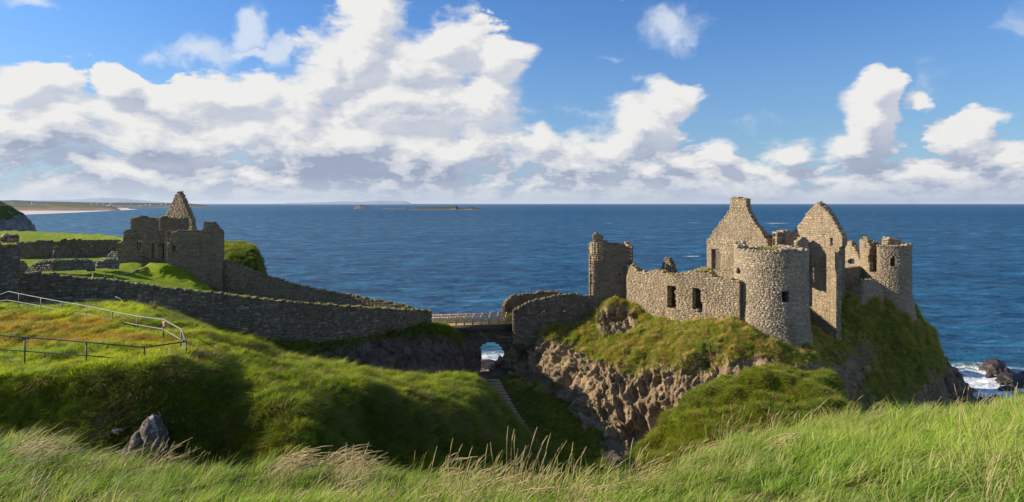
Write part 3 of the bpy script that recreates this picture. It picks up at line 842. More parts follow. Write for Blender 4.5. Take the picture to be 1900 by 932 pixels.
    col = n.mix(n.m('MULTIPLY', n.ss(wl, 0.34, 0.54, 0.72, 0.0), n.m('SUBTRACT', 1.0, foam)), col, n.mix(1.0, col, (0.36, 0.42, 0.50), 'MULTIPLY'))  # finer wave shade and, below, crest light put into the colour
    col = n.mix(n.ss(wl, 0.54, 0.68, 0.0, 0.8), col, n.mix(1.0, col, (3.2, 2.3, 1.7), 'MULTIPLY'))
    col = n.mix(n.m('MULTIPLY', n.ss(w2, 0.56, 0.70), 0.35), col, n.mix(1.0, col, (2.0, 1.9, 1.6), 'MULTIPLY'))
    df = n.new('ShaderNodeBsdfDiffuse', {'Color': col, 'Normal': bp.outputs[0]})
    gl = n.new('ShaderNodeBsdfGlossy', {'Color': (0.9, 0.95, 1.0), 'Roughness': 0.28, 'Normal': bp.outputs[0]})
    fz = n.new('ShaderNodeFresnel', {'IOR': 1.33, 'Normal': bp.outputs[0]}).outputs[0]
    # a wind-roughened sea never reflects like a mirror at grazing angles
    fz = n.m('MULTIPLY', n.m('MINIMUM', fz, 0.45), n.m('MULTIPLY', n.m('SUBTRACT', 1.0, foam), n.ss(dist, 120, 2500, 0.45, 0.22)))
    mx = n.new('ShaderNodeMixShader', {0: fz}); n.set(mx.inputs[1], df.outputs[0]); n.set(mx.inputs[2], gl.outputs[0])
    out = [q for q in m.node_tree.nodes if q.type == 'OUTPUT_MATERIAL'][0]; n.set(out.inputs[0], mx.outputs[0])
    m.node_tree.nodes.remove(b)
    r = np.exp(np.linspace(math.log(55), math.log(1200), 330)); r = np.concatenate([r, np.exp(np.linspace(math.log(1250), math.log(60000), 40))])
    a = np.linspace(math.radians(-75), math.radians(75), 340)
    Rr, Aa = np.meshgrid(r, a, indexing='ij'); X = Rr * np.sin(Aa); Y = Rr * np.cos(Aa)
    fade = np.clip((1200 - Rr) / 900, 0, 1)
    q = np.stack([X * 0.10 + Y * 0.05, Y * 0.16 - X * 0.03, X * 0], -1)
    Z = (fbm(q, 4, 0.5, True) - 0.1) * 0.65 * fade
    idx = np.arange(X.size).reshape(X.shape)
    f = np.stack([idx[:-1, :-1], idx[:-1, 1:], idx[1:, 1:], idx[1:, :-1]], -1).reshape(-1, 4)
    o = mesh_obj('sea', np.stack([X, Y, Z], -1), f, m, smooth=True); o['kind'] = 'structure'
    # the sheet goes on all round behind the headland
    a2 = np.linspace(math.radians(75), math.radians(285), 40); r2 = np.array([400.0, 60000.0])
    V = [(R * math.sin(t), R * math.cos(t), -0.3) for R in r2 for t in a2]; n2 = len(a2)
    o = mesh_obj('sea', V, [(i, i + 1, n2 + i + 1, n2 + i) for i in range(n2 - 1)], m); o['kind'] = 'structure'


build_sea()

# ================================================================== LAND SHEETS
# --- the hill to the left: steep bank, railed meadow, spur running right (photo rows from near to far)
G1 = 1.0
HILL = [
    (-700, [(980, 21, 1), (865, 24.2, .9), (780, 25, .8), (706, 26, 1), (687, 27.8, 1), (631, 35, 1), (587, 44, 1), (572, 50, 1), (575, 60, 1)]),
    (-300, [(980, 21, 1), (865, 24.2, .9), (780, 25, .8), (706, 26, 1), (687, 27.8, 1), (631, 35, 1), (587, 44, 1), (572, 50, 1), (575, 60, 1)]),
    (-60, [(980, 21, 1), (870, 24.4, .9), (780, 25.1, .8), (706, 26, 1), (687, 27.8, 1), (631, 35, 1), (587, 44, 1), (572, 50, 1), (577, 60, 1)]),
    (60, [(980, 21, 1), (870, 24.5, .9), (780, 25.2, .7), (702, 26, 1), (687, 27.8, 1), (631, 35, 1), (589, 43, 1), (576, 50, 1), (580, 60, 1)]),
    (160, [(980, 22, 1), (870, 24.5, .8), (780, 25.2, .5), (698, 26.1, 1), (687, 27.8, 1), (638, 34, 1), (592, 42, 1), (577, 49, 1), (575, 61, 1)]),
    (260, [(980, 22, 1), (870, 24.6, .7), (780, 25.4, .5), (692, 26.4, 1), (687, 27.8, 1), (648, 32, 1), (605, 39, 1), (580, 47, 1), (585, 62, 1)]),
    (350, [(980, 22, 1), (870, 24.8, .8), (780, 25.8, .8), (697, 26.9, 1), (674, 28.8, 1), (640, 34, 1), (614, 40, 1), (612, 45, 1), (600, 66, 1)]),
    (430, [(980, 22, 1), (870, 25.2, .9), (790, 26.4, .9), (715, 27.6, 1), (690, 29.5, 1), (660, 34, 1), (640, 39, 1), (655, 44, 1), (630, 69, 1)]),
    (500, [(980, 23, 1), (870, 24.2, .9), (810, 25.2, .9), (748, 26.4, 1), (710, 29, 1), (682, 33.5, 1), (661, 39.5, 1), (682, 45, 1), (660, 72, 1)]),
    (560, [(985, 22.4, 1), (878, 23.6, .9), (835, 24.2, .9), (790, 25.2, 1), (730, 28, 1), (698, 33, 1), (676, 39, 1), (700, 45, 1), (690, 74, 1)]),
    (610, [(985, 23.4, 1), (885, 24.6, .9), (845, 25.4, .9), (800, 26.6, 1), (732, 29.2, 1), (706, 34, 1), (687, 40, 1), (715, 46, 1), (715, 77, 1)]),
    (650, [(985, 26.5, 1), (880, 28.0, .9), (820, 28.6, 1), (740, 29.6, 1), (722, 31.5, 1), (708, 35.5, 1), (695, 41, 1), (722, 47, 1), (725, 78, 1)]),
    (690, [(985, 27.4, 1), (880, 29.4, .9), (830, 30.2, 1), (742, 31.3, 1), (724, 33.5, 1), (711, 37, 1), (700, 42, 1), (727, 48, 1), (733, 78, 1)]),
    (740, [(985, 28, 1), (880, 30.2, .9), (838, 31.2, 1), (770, 32.4, 1), (735, 34.5, 1), (715, 38.5, 1), (702, 43.5, 1), (730, 49, 1), (740, 79, 1)]),
    (795, [(985, 29, 1), (880, 31.2, .9), (842, 32.2, 1), (782, 33.4, 1), (742, 35.5, 1), (719, 40, 1), (702, 45, 1), (730, 51, 1), (745, 80, 1)]),
    (850, [(985, 30, 1), (885, 32.8, .9), (845, 33.8, 1), (778, 35.2, 1), (750, 37.5, 1), (729, 41, 1), (698, 46, 1), (728, 51, 1), (745, 81, 1)]),
    (885, [(990, 32, 1), (890, 34.7, .9), (855, 35.8, 1), (806, 37, 1), (768, 39, 1), (741, 42, 1), (713, 46, 1), (742, 50.5, 1), (750, 80, 1)]),
    (930, [(1000, 34, 1), (905, 36.2, .9), (876, 37.2, 1), (842, 38.2, 1), (807, 40, 1), (781, 42, 1), (763, 44.5, 1), (788, 48, 1), (790, 76, 1)]),
    (980, [(1010, 36, 1), (935, 37.5, 1), (910, 38.3, 1), (882, 39.2, 1), (857, 41, 1), (840, 42.5, 1), (832, 44, 1), (855, 48, 1), (835, 72, 1)]),
    (1040, [(1040, 37, 1), (985, 38.5, 1), (963, 39.5, 1), (932, 40.5, 1), (912, 42, 1), (907, 43, 1), (902, 45, 1), (918, 49, 1), (880, 68, 1)]),
    (1110, [(1080, 42, 1), (1040, 44, 1), (1020, 45, 1), (1000, 46, 1), (985, 47.5, 1), (980, 49, 1), (975, 51, 1), (975, 53, 1), (930, 66, 1)]),
]
loft('hillside', HILL, 300, 620, M_hill_ground, amp_rock=0.35, amp_turf=0.34, block=0.25, ft=0.45, hum=0.42)

# --- ground near the camera: grassy knoll that falls away in front
NEAR = []
for u, ve, Ye in [(-500, 850, 8.0), (-200, 850, 8.0), (0, 855, 8.0), (120, 885, 7.6), (300, 912, 7.0), (450, 915, 6.8), (600, 905, 6.8), (750, 928, 6.5), (880, 950, 6.2), (1000, 958, 6.1), (1120, 948, 6.2), (1230, 920, 6.6), (1330, 870, 7.3), (1450, 838, 8.0), (1570, 815, 8.6), (1700, 805, 9.0), (1800, 792, 9.4), (1900, 774, 9.8), (2050, 765, 10), (2300, 755, 10)]:
    x = lambda Y: (u - CU) / F * Y
    ze = Z0 - (ve - CV) / F * Ye
    k = (ze - 31.35) / (Ye - 1.2)
    NEAR.append((u, [(x(6) - 0.0, -6.0, 32.2, 1), ((u - CU) / F * 3.0, 0.8, 31.40, 1), (x(2.5), 2.5, 31.35 + k * 1.3, 1), (x(4.2), 4.2, 31.35 + k * 3.0 + 0.03, 1), (x(Ye * 1.08), Ye * 1.08, 31.35 + k * (Ye * 1.08 - 1.2) + 0.05, 1), (x(Ye), Ye, ze, 1),
                     (x(Ye + 1.5), Ye + 1.5, ze - 1.6, 1), (x(Ye + 6), Ye + 6, ze - 7.0, 1), (x(24), 24, 20.3, 1), (x(34), 34, 17.0 if u > 900 else 19.0, 1)]))
M_near_ground = ground_mat('near_ground', ga=(0.14, 0.22, 0.015), gb=(0.20, 0.26, 0.02), dark=0.5)
loft('near_knoll', [(u, r) for u, r in NEAR], 160, 300, M_near_ground, raw=True, amp_turf=0.10, ft=0.8, block=0)

# --- lawn of the outer ward on the mainland
LAWN = [
    (-400, [(600, 58, 1), (545, 66, 1), (520, 76, 1), (505, 86, 1), (490, 100, 1), (480, 112, 1), (468, 118, 1), (448, 138, 1), (455, 175, .6), (700, 190, 0)]),
    (-100, [(600, 59, 1), (545, 66, 1), (520, 76, 1), (505, 86, 1), (490, 100, 1), (480, 112, 1), (468, 118, 1), (448, 138, 1), (455, 175, .6), (700, 190, 0)]),
    (40, [(590, 59.5, 1), (545, 66, 1), (518, 76, 1), (505, 86, 1), (490, 100, 1), (479, 112, 1), (469, 118, 1), (446, 138, 1), (455, 170, .6), (700, 185, 0)]),
    (120, [(580, 60.5, 1), (545, 67, 1), (518, 77, 1), (505, 86, 1), (490, 100, 1), (478, 112, 1), (470, 118, 1), (450, 136, 1), (458, 160, .6), (700, 175, 0)]),
    (200, [(575, 62, 1), (545, 69, 1), (524, 78, 1), (509, 87, 1), (490, 98, 1), (482, 108, 1), (470, 116, 1), (452, 128, 1), (462, 145, .6), (700, 160, 0)]),
    (250, [(575, 63.5, 1), (550, 70, 1), (530, 79, 1), (514, 89, 1), (489, 96, 1), (483, 106, 1), (475, 112, 1), (462, 120, 1), (470, 130, .6), (700, 145, 0)]),
    (285, [(580, 65, 1), (553, 71, 1), (534, 80, 1), (519, 90, 1), (508, 92.8, .8), (489, 95, 1), (485, 104, 1), (480, 112, 1), (490, 118, .6), (700, 130, 0)]),
    (330, [(585, 66, 1), (559, 73, 1), (542, 81, 1), (529, 89, 1), (514, 93.0, .7), (497, 95.2, 1), (489, 104, 1), (480, 112, 1), (500, 118, .6), (700, 130, 0)]),
    (400, [(590, 69, 1), (566, 76, 1), (556, 82, 1), (548, 87, 1), (542, 92, 1), (539, 97, 1), (534, 102, 1), (530, 106, .9), (560, 112, .5), (720, 122, 0)]),
    (480, [(600, 72.5, 1), (575, 78, 1), (562, 83, 1), (557, 88, 1), (553, 93, 1), (552, 98, 1), (552, 102, 1), (565, 105, .8), (600, 110, .4), (740, 118, 0)]),
    (580, [(615, 77, 1), (590, 81, 1), (582, 86, 1), (578, 90, 1), (574, 94, 1), (574, 98, 1), (577, 101, 1), (595, 104, .7), (640, 108, .3), (750, 115, 0)]),
    (700, [(615, 83, 1), (600, 86, 1), (597, 89, 1), (594, 92, 1), (592, 95, 1), (592, 98, 1), (600, 101, .8), (630, 103, .5), (670, 107, .2), (760, 112, 0)]),
    (790, [(612, 87.5, 1), (606, 89, 1), (605, 91, 1), (604, 93, 1), (603, 95, 1), (604, 97, 1), (615, 99, .7), (650, 101, .4), (690, 104, .1), (770, 108, 0)]),
]
M_lawn = ground_mat('mown_lawn', ga=(0.17, 0.25, 0.004), gb=(0.26, 0.32, 0.005), dry=(0.30, 0.29, 0.02), dark=1.0, rock=(0.07, 0.06, 0.05))
loft('lawn', LAWN, 150, 260, M_lawn, amp_rock=1.4, amp_turf=0.10, block=0.6, ft=0.25)

# --- cliff under the front wall, down to the gully, and the left abutment of the arch
CLIFF = [
    (300, [(560, 67, 1), (590, 65, 1), (600, 62, 1), (640, 58, 1), (720, 54, 1)]),
    (400, [(560, 73, 1), (606, 69, 1), (620, 67, .9), (660, 62, .9), (760, 56, 1)]),
    (480, [(575, 77, 1), (624, 72.5, 1), (636, 71, .8), (680, 66, .7), (780, 58, 1)]),
    (560, [(585, 80, 1), (632, 76, 1), (648, 75, .6), (690, 71, .5), (770, 62, 1)]),
    (620, [(590, 82, 1), (632, 79, 1), (648, 78, .5), (695, 75, .4), (760, 67, .9)]),
    (680, [(595, 84, 1), (618, 82, 1), (640, 81, .35), (700, 78, .3), (760, 72, .8)]),
    (740, [(598, 88, 1), (610, 85, 1), (640, 84, .25), (700, 81, .2), (760, 76, .7)]),
    (790, [(602, 90, 1), (607, 87, .9), (640, 86.3, .2), (700, 84, .15), (765, 79, .6)]),
    (830, [(606, 92, 1), (612, 90, .9), (650, 89, .2), (705, 87, .15), (760, 82, .6)]),
    (855, [(625, 95, .3), (640, 92.5, .4), (665, 91, .2), (710, 89, .2), (755, 84, .7)]),
    (874, [(640, 98, .0), (655, 95, .0), (690, 92, .1), (715, 90, .2), (750, 85, .8)]),
    (880, [(650, 108, .0), (670, 103, .0), (697, 95, .1), (718, 91, .2), (750, 85.5, .9)]),
]
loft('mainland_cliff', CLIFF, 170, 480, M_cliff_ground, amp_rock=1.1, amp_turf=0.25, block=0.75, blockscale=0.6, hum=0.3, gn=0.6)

# --- gully floor with the saddle under the arch and the sea-side beach behind
GULLY = [
    (820, [(770, 60, 1), (755, 70, 1), (745, 78, 1), (720, 84, 1), (705, 89, .5), (705, 95, 0), (710, 104, 0), (700, 118, 0), (690, 128, 0)]),
    (870, [(880, 60, 1), (820, 70, 1), (765, 78, 1), (730, 84, 1), (706, 89, .4), (700, 95, 0), (700, 104, 0), (697, 118, 0), (688, 128, 0)]),
    (915, [(930, 58, 1), (860, 70, 1), (805, 77, 1), (750, 84, 1), (707, 89, .5), (694, 95, .1), (692, 104, 0), (692, 118, 0), (684, 128, 0)]),
    (960, [(980, 55, 1), (880, 68, 1), (815, 76, 1), (760, 84, 1), (716, 90, 1), (684, 96, .2), (670, 104, 0), (684, 118, 0), (684, 128, 0)]),
    (1020, [(1000, 53, 1), (890, 66, 1), (810, 76, 1), (745, 85, 1), (712, 90, 1), (690, 96, .3), (680, 104, 0), (690, 118, 0), (688, 128, 0)]),
    (1080, [(1020, 52, 1), (900, 64, 1), (830, 74, 1), (770, 82, 1), (722, 88, .8), (700, 95, .2), (690, 104, 0), (690, 118, 0), (688, 128, 0)]),
    (1130, [(1040, 51, .9), (910, 62, .6), (850, 71, .25), (800, 79, .2), (740, 86, .2), (700, 95, 0), (690, 104, 0), (690, 118, 0), (688, 128, 0)]),
    (1200, [(1060, 50, .6), (920, 60, .2), (875, 69, 0), (850, 76, 0), (800, 84, 0), (700, 95, 0), (690, 104, 0), (690, 118, 0), (688, 128, 0)]),
    (1320, [(1060, 50, .8), (940, 60, .6), (880, 68, 0), (850, 76, 0), (800, 84, 0), (700, 95, 0), (690, 104, 0), (690, 118, 0), (688, 128, 0)]),
]
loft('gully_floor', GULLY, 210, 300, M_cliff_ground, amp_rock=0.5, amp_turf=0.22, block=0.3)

# --- castle rock: from the hidden back left, round the front, to the seaward right side and back
ROCK = [
    (990, [(600, 108, .2), (602, 102, .6), (606, 98, .5), (640, 98.5, .1), (690, 98, .1), (730, 94, .2), (780, 88, .4), (900, 80, .5)]),
    (945, [(585, 100, .5), (602, 97, .6), (612, 96, .3), (650, 96, .05), (692, 95, .1), (722, 91, .5), (770, 85, .9), (900, 76, 1)]),
    (985, [(585, 99, .6), (598, 96, .7), (612, 94.5, .5), (655, 94, .1), (700, 92, .1), (725, 89, .6), (780, 84, .9), (900, 74, 1)]),
    (1040, [(580, 98, .8), (594, 95, .9), (615, 93, .8), (655, 91, .2), (700, 88, .1), (735, 86, .3), (800, 81, .6), (900, 72, .9)]),
    (1095, [(560, 98, 1), (590, 94, .6), (612, 91.5, .9), (650, 88.5, .7), (700, 85, .15), (760, 82, .1), (820, 77.5, .1), (900, 70, .4)]),
    (1130, [(562, 97, 1), (568, 92.6, .6), (604, 91.4, -.3), (645, 87, .95), (700, 83.5, .2), (770, 80.5, .05), (835, 76, .05), (905, 68, .2)]),
    (1165, [(564, 97, 1), (572, 92.0, .5), (600, 90.6, -.3), (640, 86, .95), (694, 82.5, .45), (770, 79.8, .0), (840, 76.5, .0), (905, 68, .2)]),
    (1200, [(562, 95, 1), (578, 91.2, 1), (600, 88.5, 1), (640, 84, .95), (685, 81.3, .5), (765, 79, 0), (842, 76, 0), (905, 67, .2)]),
    (1240, [(566, 93, 1), (590, 88, 1), (610, 85.5, 1), (645, 82, .95), (672, 80, .5), (760, 77.8, 0), (845, 75, 0), (905, 66, .2)]),
    (1275, [(570, 92, 1), (596, 85.5, 1), (612, 83.5, 1), (640, 80.8, .9), (672, 78.8, .55), (760, 76.5, 0), (845, 73.5, 0), (905, 65, .2)]),
    (1320, [(574, 92, 1), (600, 82.5, 1), (618, 80.5, 1), (640, 79, .9), (668, 77.6, .55), (745, 75.3, 0), (830, 72, 0), (905, 64, .3)]),
    (1370, [(560, 92, 1), (602, 80.5, 1), (628, 78, 1), (645, 77, .8), (670, 76, .4), (740, 74, .05), (820, 70, .1), (905, 62, .4)]),
    (1410, [(560, 92, 1), (625, 79.0, 1), (640, 76.8, 1), (655, 76, .5), (680, 75, .2), (740, 73, .15), (820, 69, .3), (905, 61, .5)]),
    (1455, [(560, 92, 1), (635, 79.0, 1), (648, 77, .9), (668, 75.8, .6), (695, 74.5, .4), (745, 72, .3), (820, 68, .5), (905, 61, .6)]),
    (1495, [(562, 97, 1), (598, 91.0, 1), (630, 83.5, .8), (655, 77.8, .8), (690, 75, .3), (740, 72.5, .2), (820, 69, .5), (905, 62, .6)]),
    (1525, [(562, 98, 1), (620, 90.0, 1), (645, 85.5, .8), (672, 81, .6), (705, 77, .15), (750, 75, .2), (820, 72, .5), (905, 65, .6)]),
    (1543, [(558, 98, 1), (622, 90.2, 1), (652, 86.5, .8), (676, 83, .5), (710, 80, .1), (755, 77, .4), (820, 74, .5), (905, 67, .6)]),
    (1562, [(552, 98, 1), (562, 95.5, 1), (622, 90, .85), (670, 86, .4), (715, 83, .1), (760, 80, .5), (820, 77, .6), (905, 70, .7)]),
    (1600, [(545, 100, 1), (550, 97.5, 1), (600, 94.5, .8), (650, 91.5, .4), (700, 88, .6), (750, 85, .5), (810, 82, .6), (905, 76, .7)]),
    (1640, [(545, 102, 1), (565, 98.5, 1), (612, 96.5, .9), (655, 94.5, .8), (700, 92, .8), (750, 89, .6), (810, 86, .6), (905, 80, .7)]),
    (1680, [(545, 104, 1), (580, 100, 1), (615, 97.5, .9), (655, 96.5, .9), (700, 95, .8), (750, 93, .4), (810, 90, .5), (900, 85, .6)]),
    (1706, [(592, 106, 1), (594, 103, 1), (606, 100.5, .9), (650, 99, .9), (700, 98, .7), (745, 97, .2), (800, 94, .4), (880, 90, .6)]),
    (1722, [(612, 108, .9), (614, 106, .9), (628, 104, .8), (660, 102.5, .7), (700, 101.5, .4), (745, 101, .0), (790, 98, .1), (860, 94, .3)]),
    (1738, [(642, 110, .9), (644, 108, .9), (654, 106, .8), (676, 105, .6), (705, 104, .4), (745, 103, .0), (790, 100, .0), (850, 96, .2)]),
    (1752, [(674, 112, .5), (676, 110, .6), (686, 108.5, .4), (700, 107.5, .2), (720, 106.5, .0), (745, 105.5, .0), (780, 103, .0), (840, 99, .2)]),
    (1775, [(708, 115, .0), (708, 113, .0), (712, 111.5, .0), (722, 110.5, .0), (732, 109.5, .0), (748, 108, .0), (775, 105, .0), (830, 100, .0)]),
    (1802, [(739, 116, .0), (739, 114, .0), (741, 112, .0), (745, 111, .0), (749, 110, .0), (757, 108, .0), (775, 105, .0), (820, 101, .0)]),
    (1745, [(702, 126, .0), (702, 125, .0), (706, 124, .0), (710, 123, .0), (713, 122, .0), (716, 121, .0), (720, 120, .0), (726, 118, .0)]),
    (1670, [(630, 128, .5), (638, 127, .4), (650, 126, .0), (664, 125, .0), (680, 124, .0), (695, 123, 0), (708, 122, 0), (722, 120, 0)]),
    (1500, [(552, 128, .8), (570, 128, .5), (600, 128, 0), (640, 128, 0), (670, 128, 0), (690, 128, 0), (700, 127, 0), (710, 126, 0)]),
    (1300, [(552, 130, .8), (570, 130, .5), (600, 130, 0), (640, 130, 0), (665, 130, 0), (680, 130, 0), (690, 129, 0), (700, 128, 0)]),
    (1060, [(600, 122, .8), (610, 122, .5), (622, 120, 0), (645, 119, 0), (665, 118, 0), (680, 117, 0), (695, 116, 0), (705, 115, 0)]),
]
loft('castle_rock', ROCK, 300, 900, M_castle_ground, amp_rock=1.9, amp_turf=0.5, block=0.34, blockscale=0.8, ft=0.5, fr=0.5, hum=0.45, gn=0.75, zs=0.6)
# plateau that closes the top of the rock, inside the castle walls
A = [(19, 105), (20, 98), (25, 94), (31, 91), (35, 92), (39, 97), (42.5, 101), (46, 98.5), (50, 99), (57, 103), (62, 108), (66, 113)]
PLAT = []
for x, y in A:
    PLAT.append((0, [(x, y - 3, 18.6, .9), (x, y + 4, 19.3, .9), (x, y + 12, 19.2, .8), (x, y + 22, 18.0, .8)]))
loft('castle_yard', PLAT, 60, 90, M_castle_ground, raw=True, amp_rock=0.3, amp_turf=0.15, block=0.1)

# low skirt of rocks where the castle rock meets the sea on the right
SK = [
    (1690, [(745, 100, .1), (775, 100, .1), (800, 98, .3), (850, 92, .6)]),
    (1740, [(690, 108, 0), (720, 106, .2), (760, 104, .3), (850, 94, .6)]),
    (1765, [(705, 112, 0), (730, 109, 0), (765, 106, .1), (850, 96, .4)]),
    (1790, [(735, 112, 0), (745, 110, 0), (770, 106, 0), (850, 96, .2)]),
    (1815, [(746, 111, 0), (756, 109, 0), (775, 105, 0), (850, 95, 0)]),
    (1850, [(752, 108, 0), (770, 105, 0), (790, 102, 0), (860, 92, 0)]),
    (1890, [(765, 105, 0), (780, 102, 0), (800, 98, 0), (870, 88, 0)]),
]
loft('shore_rocks', SK, 90, 200, M_cliff_ground, amp_rock=1.3, amp_turf=0.2, block=1.2, blockscale=0.4)

# --- right mound, a lumpy grassed stack in front of the castle rock
MOUND = [
    (1120, [(977, 36, 1), (947, 40, 1), (922, 43, 1), (907, 45, 1), (897, 47, 1), (917, 50, 1), (977, 52, 1)]),
    (1175, [(967, 36, 1), (922, 40, 1), (897, 42, 1), (885, 44, 1), (873, 46, .8), (897, 49, .7), (967, 52, 1)]),
    (1232, [(962, 36, 1), (907, 39, 1), (872, 41.5, 1), (847, 43.5, 1), (815, 46.5, .8), (847, 50, .7), (947, 53, .5)]),
    (1278, [(957, 36, 1), (897, 39, 1), (852, 41, 1), (807, 43, 1), (765, 47.5, 1), (807, 51, .8), (917, 54, .5)]),
    (1330, [(957, 35, 1), (892, 38, 1), (842, 40, 1), (782, 42.5, 1), (732, 48, 1), (767, 52, .8), (897, 56, .5)]),
    (1382, [(952, 34, 1), (887, 37, 1), (837, 39, .9), (762, 42.5, 1), (701, 49, 1), (737, 53, .9), (877, 58, .5)]),
    (1430, [(952, 34, 1), (882, 37, 1), (832, 39, .8), (757, 42, .8), (698, 49, 1), (732, 53, .9), (877, 58, .5)]),
    (1490, [(952, 34, 1), (877, 37, 1), (832, 39, .6), (762, 41.5, .6), (705, 48, 1), (737, 52, .9), (877, 57, .5)]),
    (1535, [(952, 34, 1), (877, 37, 1), (837, 39, .7), (767, 41.5, 1), (714, 47, 1), (752, 50, .8), (877, 55, .5)]),
    (1570, [(957, 35, 1), (892, 37, 1), (862, 39, .8), (817, 41, 1), (779, 45, 1), (817, 48, .7), (897, 53, .5)]),
    (1620, [(967, 36, 1), (917, 38, 1), (887, 40, 1), (862, 42, 1), (837, 44, 1), (867, 47, .8), (937, 52, .6)]),
    (1700, [(997, 37, 1), (967, 39, 1), (947, 41, 1), (927, 43, 1), (907, 45, 1), (927, 48, .8), (977, 52, .6)]),
]
loft('grassy_mound', MOUND, 190, 380, M_mound_ground, amp_rock=0.9, amp_turf=0.9, block=0.4, ft=0.33, hum=1.15)
# valley floor in front of the rock on the right
VAL = [(u, [(x_[0], x_[1], x_[2], 1) for x_ in (((u - CU) / F * 30, 30, 12.5), ((u - CU) / F * 50, 50, 7.0), ((u - CU) / F * 70, 70, 1.0), ((u - CU) / F * 88, 88, -2.0), ((u - CU) / F * 100, 100, -4.0))]) for u in (1080, 1300, 1500, 1700, 1850, 2100)]
loft('valley_floor', VAL, 60, 120, M_cliff_ground, raw=True, amp_turf=0.4)

# --- grassy knob behind the gatehouse ruin (above the diagonal wall)
KNOB = [
    (400, [(560, 104, 1), (480, 110, 1), (452, 118, 1), (458, 126, 1), (560, 132, .3)]),
    (425, [(560, 104, 1), (478, 108, 1), (457, 116, 1), (462, 124, 1), (560, 130, .3)]),
    (450, [(560, 104, 1), (482, 108, .9), (460, 114, 1), (466, 122, 1), (570, 128, .2)]),
    (470, [(570, 105, .5), (505, 107, .6), (466, 112, 1), (474, 119, .8), (580, 126, 0)]),
    (485, [(600, 106, .1), (540, 108, .2), (495, 112, .5), (498, 117, .4), (620, 124, 0)]),
    (496, [(650, 108, 0), (600, 110, 0), (540, 114, .1), (540, 118, .1), (660, 124, 0)]),
]
loft('sea_knoll', KNOB, 80, 120, M_cliff_ground, amp_rock=0.5, amp_turf=0.5, block=0.4)

# --- headland with chalk cliff far left
M_head = ground_mat('headland_ground', rock=(0.20, 0.18, 0.155), ga=(0.07, 0.10, 0.012), gb=(0.11, 0.12, 0.02), rough_scale=0.25)
HEAD = [
    (-500, [(500, 200, .4), (430, 215, .4), (390, 225, .9), (360, 260, 1), (365, 330, 1)]),
    (-120, [(500, 205, .4), (430, 218, .3), (385, 228, .9), (366, 260, 1), (375, 330, 1)]),
    (-20, [(500, 212, .1), (430, 222, .15), (385, 232, .9), (372, 262, 1), (388, 330, .6)]),
    (10, [(500, 215, .1), (430, 225, .1), (392, 234, .9), (380, 258, 1), (400, 320, .5)]),
    (28, [(500, 218, .1), (430, 228, .05), (399, 236, .5), (391, 256, 1), (420, 310, .2)]),
    (42, [(500, 220, .05), (440, 230, .0), (408, 240, .2), (404, 252, .5), (450, 300, .0)]),
    (52, [(520, 222, .0), (455, 232, .0), (425, 242, .0), (425, 250, .0), (480, 290, .0)]),
    (58, [(540, 224, .0), (500, 234, .0), (480, 244, .0), (480, 250, .0), (530, 280, .0)]),
]
loft('headland', HEAD, 90, 160, M_head, amp_rock=1.6, amp_turf=0.6, block=1.2, fr=0.10, ft=0.15, blockscale=0.12)

# ================================================================== CASTLE ON THE ROCK
# gate tower: a square block with a corbelled round turret at its left corner
root, M_, sz_, L_ = plan_wall('gate_tower', 'tall square stone tower with a small corbelled corner turret beside the bridge walls', 'tower',
    [(1101, 93.8), (1167, 93.9)], [(1101, 456), (1112, 455), (1125, 452), (1143, 451), (1156, 453), (1167, 462)], [(1101, 580), (1130, 575), (1167, 590)], T=0.8, pal=PAL_RUIN, seed=11, jag=0.12,
    holes=[('rect', 1148, 1152, 509, 513)])
for pl, tp in (([(1101.5, 94.9), (1106, 99.5)], [(1101.5, 455), (1106, 452)]), ([(1158, 99.0), (1165.5, 94.8)], [(1159, 452), (1166.5, 459)])):
    plan_wall('', None, None, pl, tp, [(tp[0][0], 575), (tp[1][0], 580)], T=0.7, pal=PAL_WARM, seed=12, sub=root, jag=0.1, cope=True)
plan_wall('', None, None, [(1106, 98.7), (1159, 98.4)], [(1106, 455), (1159, 456)], [(1106, 570), (1159, 570)], T=0.7, pal=PAL_RUIN, seed=13, sub=root, jag=0.1)
# turret drum and its corbel rings
def drum(root, cu, cY, prof, name, mat, pal, seed):
    cx = (cu - CU) / F * cY; V = []; Fc = []; Cc = []; off = 0; r = np.random.default_rng(seed)
    for (z0, z1, R0_, R1_, n) in prof:
        for k in range(n):
            a0 = 2 * math.pi * k / n + r.uniform(-.03, .03); a1 = 2 * math.pi * (k + 1) / n - 0.03; p = r.uniform(-0.02, 0.04)
            q = []
            for (a, z, R) in ((a0, z0, R0_), (a1, z0, R0_), (a1, z1, R1_), (a0, z1, R1_)):
                q.append((cx + (R + p) * math.cos(a), cY + (R + p) * math.sin(a), z + 0.01))
            for (a, z, R) in ((a0, z0, R0_), (a1, z0, R0_), (a1, z1, R1_), (a0, z1, R1_)):
                q.append((cx + (R - .35) * math.cos(a), cY + (R - .35) * math.sin(a), z + 0.01))
            V += q; Fc += [[off + i for i in f] for f in ((0, 1, 2, 3), (0, 4, 5, 1), (1, 5, 6, 2), (2, 6, 7, 3), (3, 7, 4, 0), (7, 6, 5, 4))]; off += 8
            c = np.array(pal[r.integers(len(pal))]) * r.uniform(.8, 1.2); Cc += [c] * 8
    o = mesh_obj(name, V, np.array(Fc), mat, root, attrs={'col': np.array(Cc)})
    return o
zc = lambda v, Y: Z0 - (v - CV) / F * Y
prof = [(zc(486, 93), zc(481, 93), .72, .80, 14), (zc(481, 93), zc(477, 93), .84, .90, 14), (zc(477, 93), zc(473, 93), .95, 1.0, 15)]
z = zc(473, 93)
while z < zc(452, 93): prof.append((z, z + .24, 1.05, 1.05, 13)); z += .25
drum(root, 1108.5, 94.2, prof, 'corner_turret', M_stone, PAL_WARM, 5)
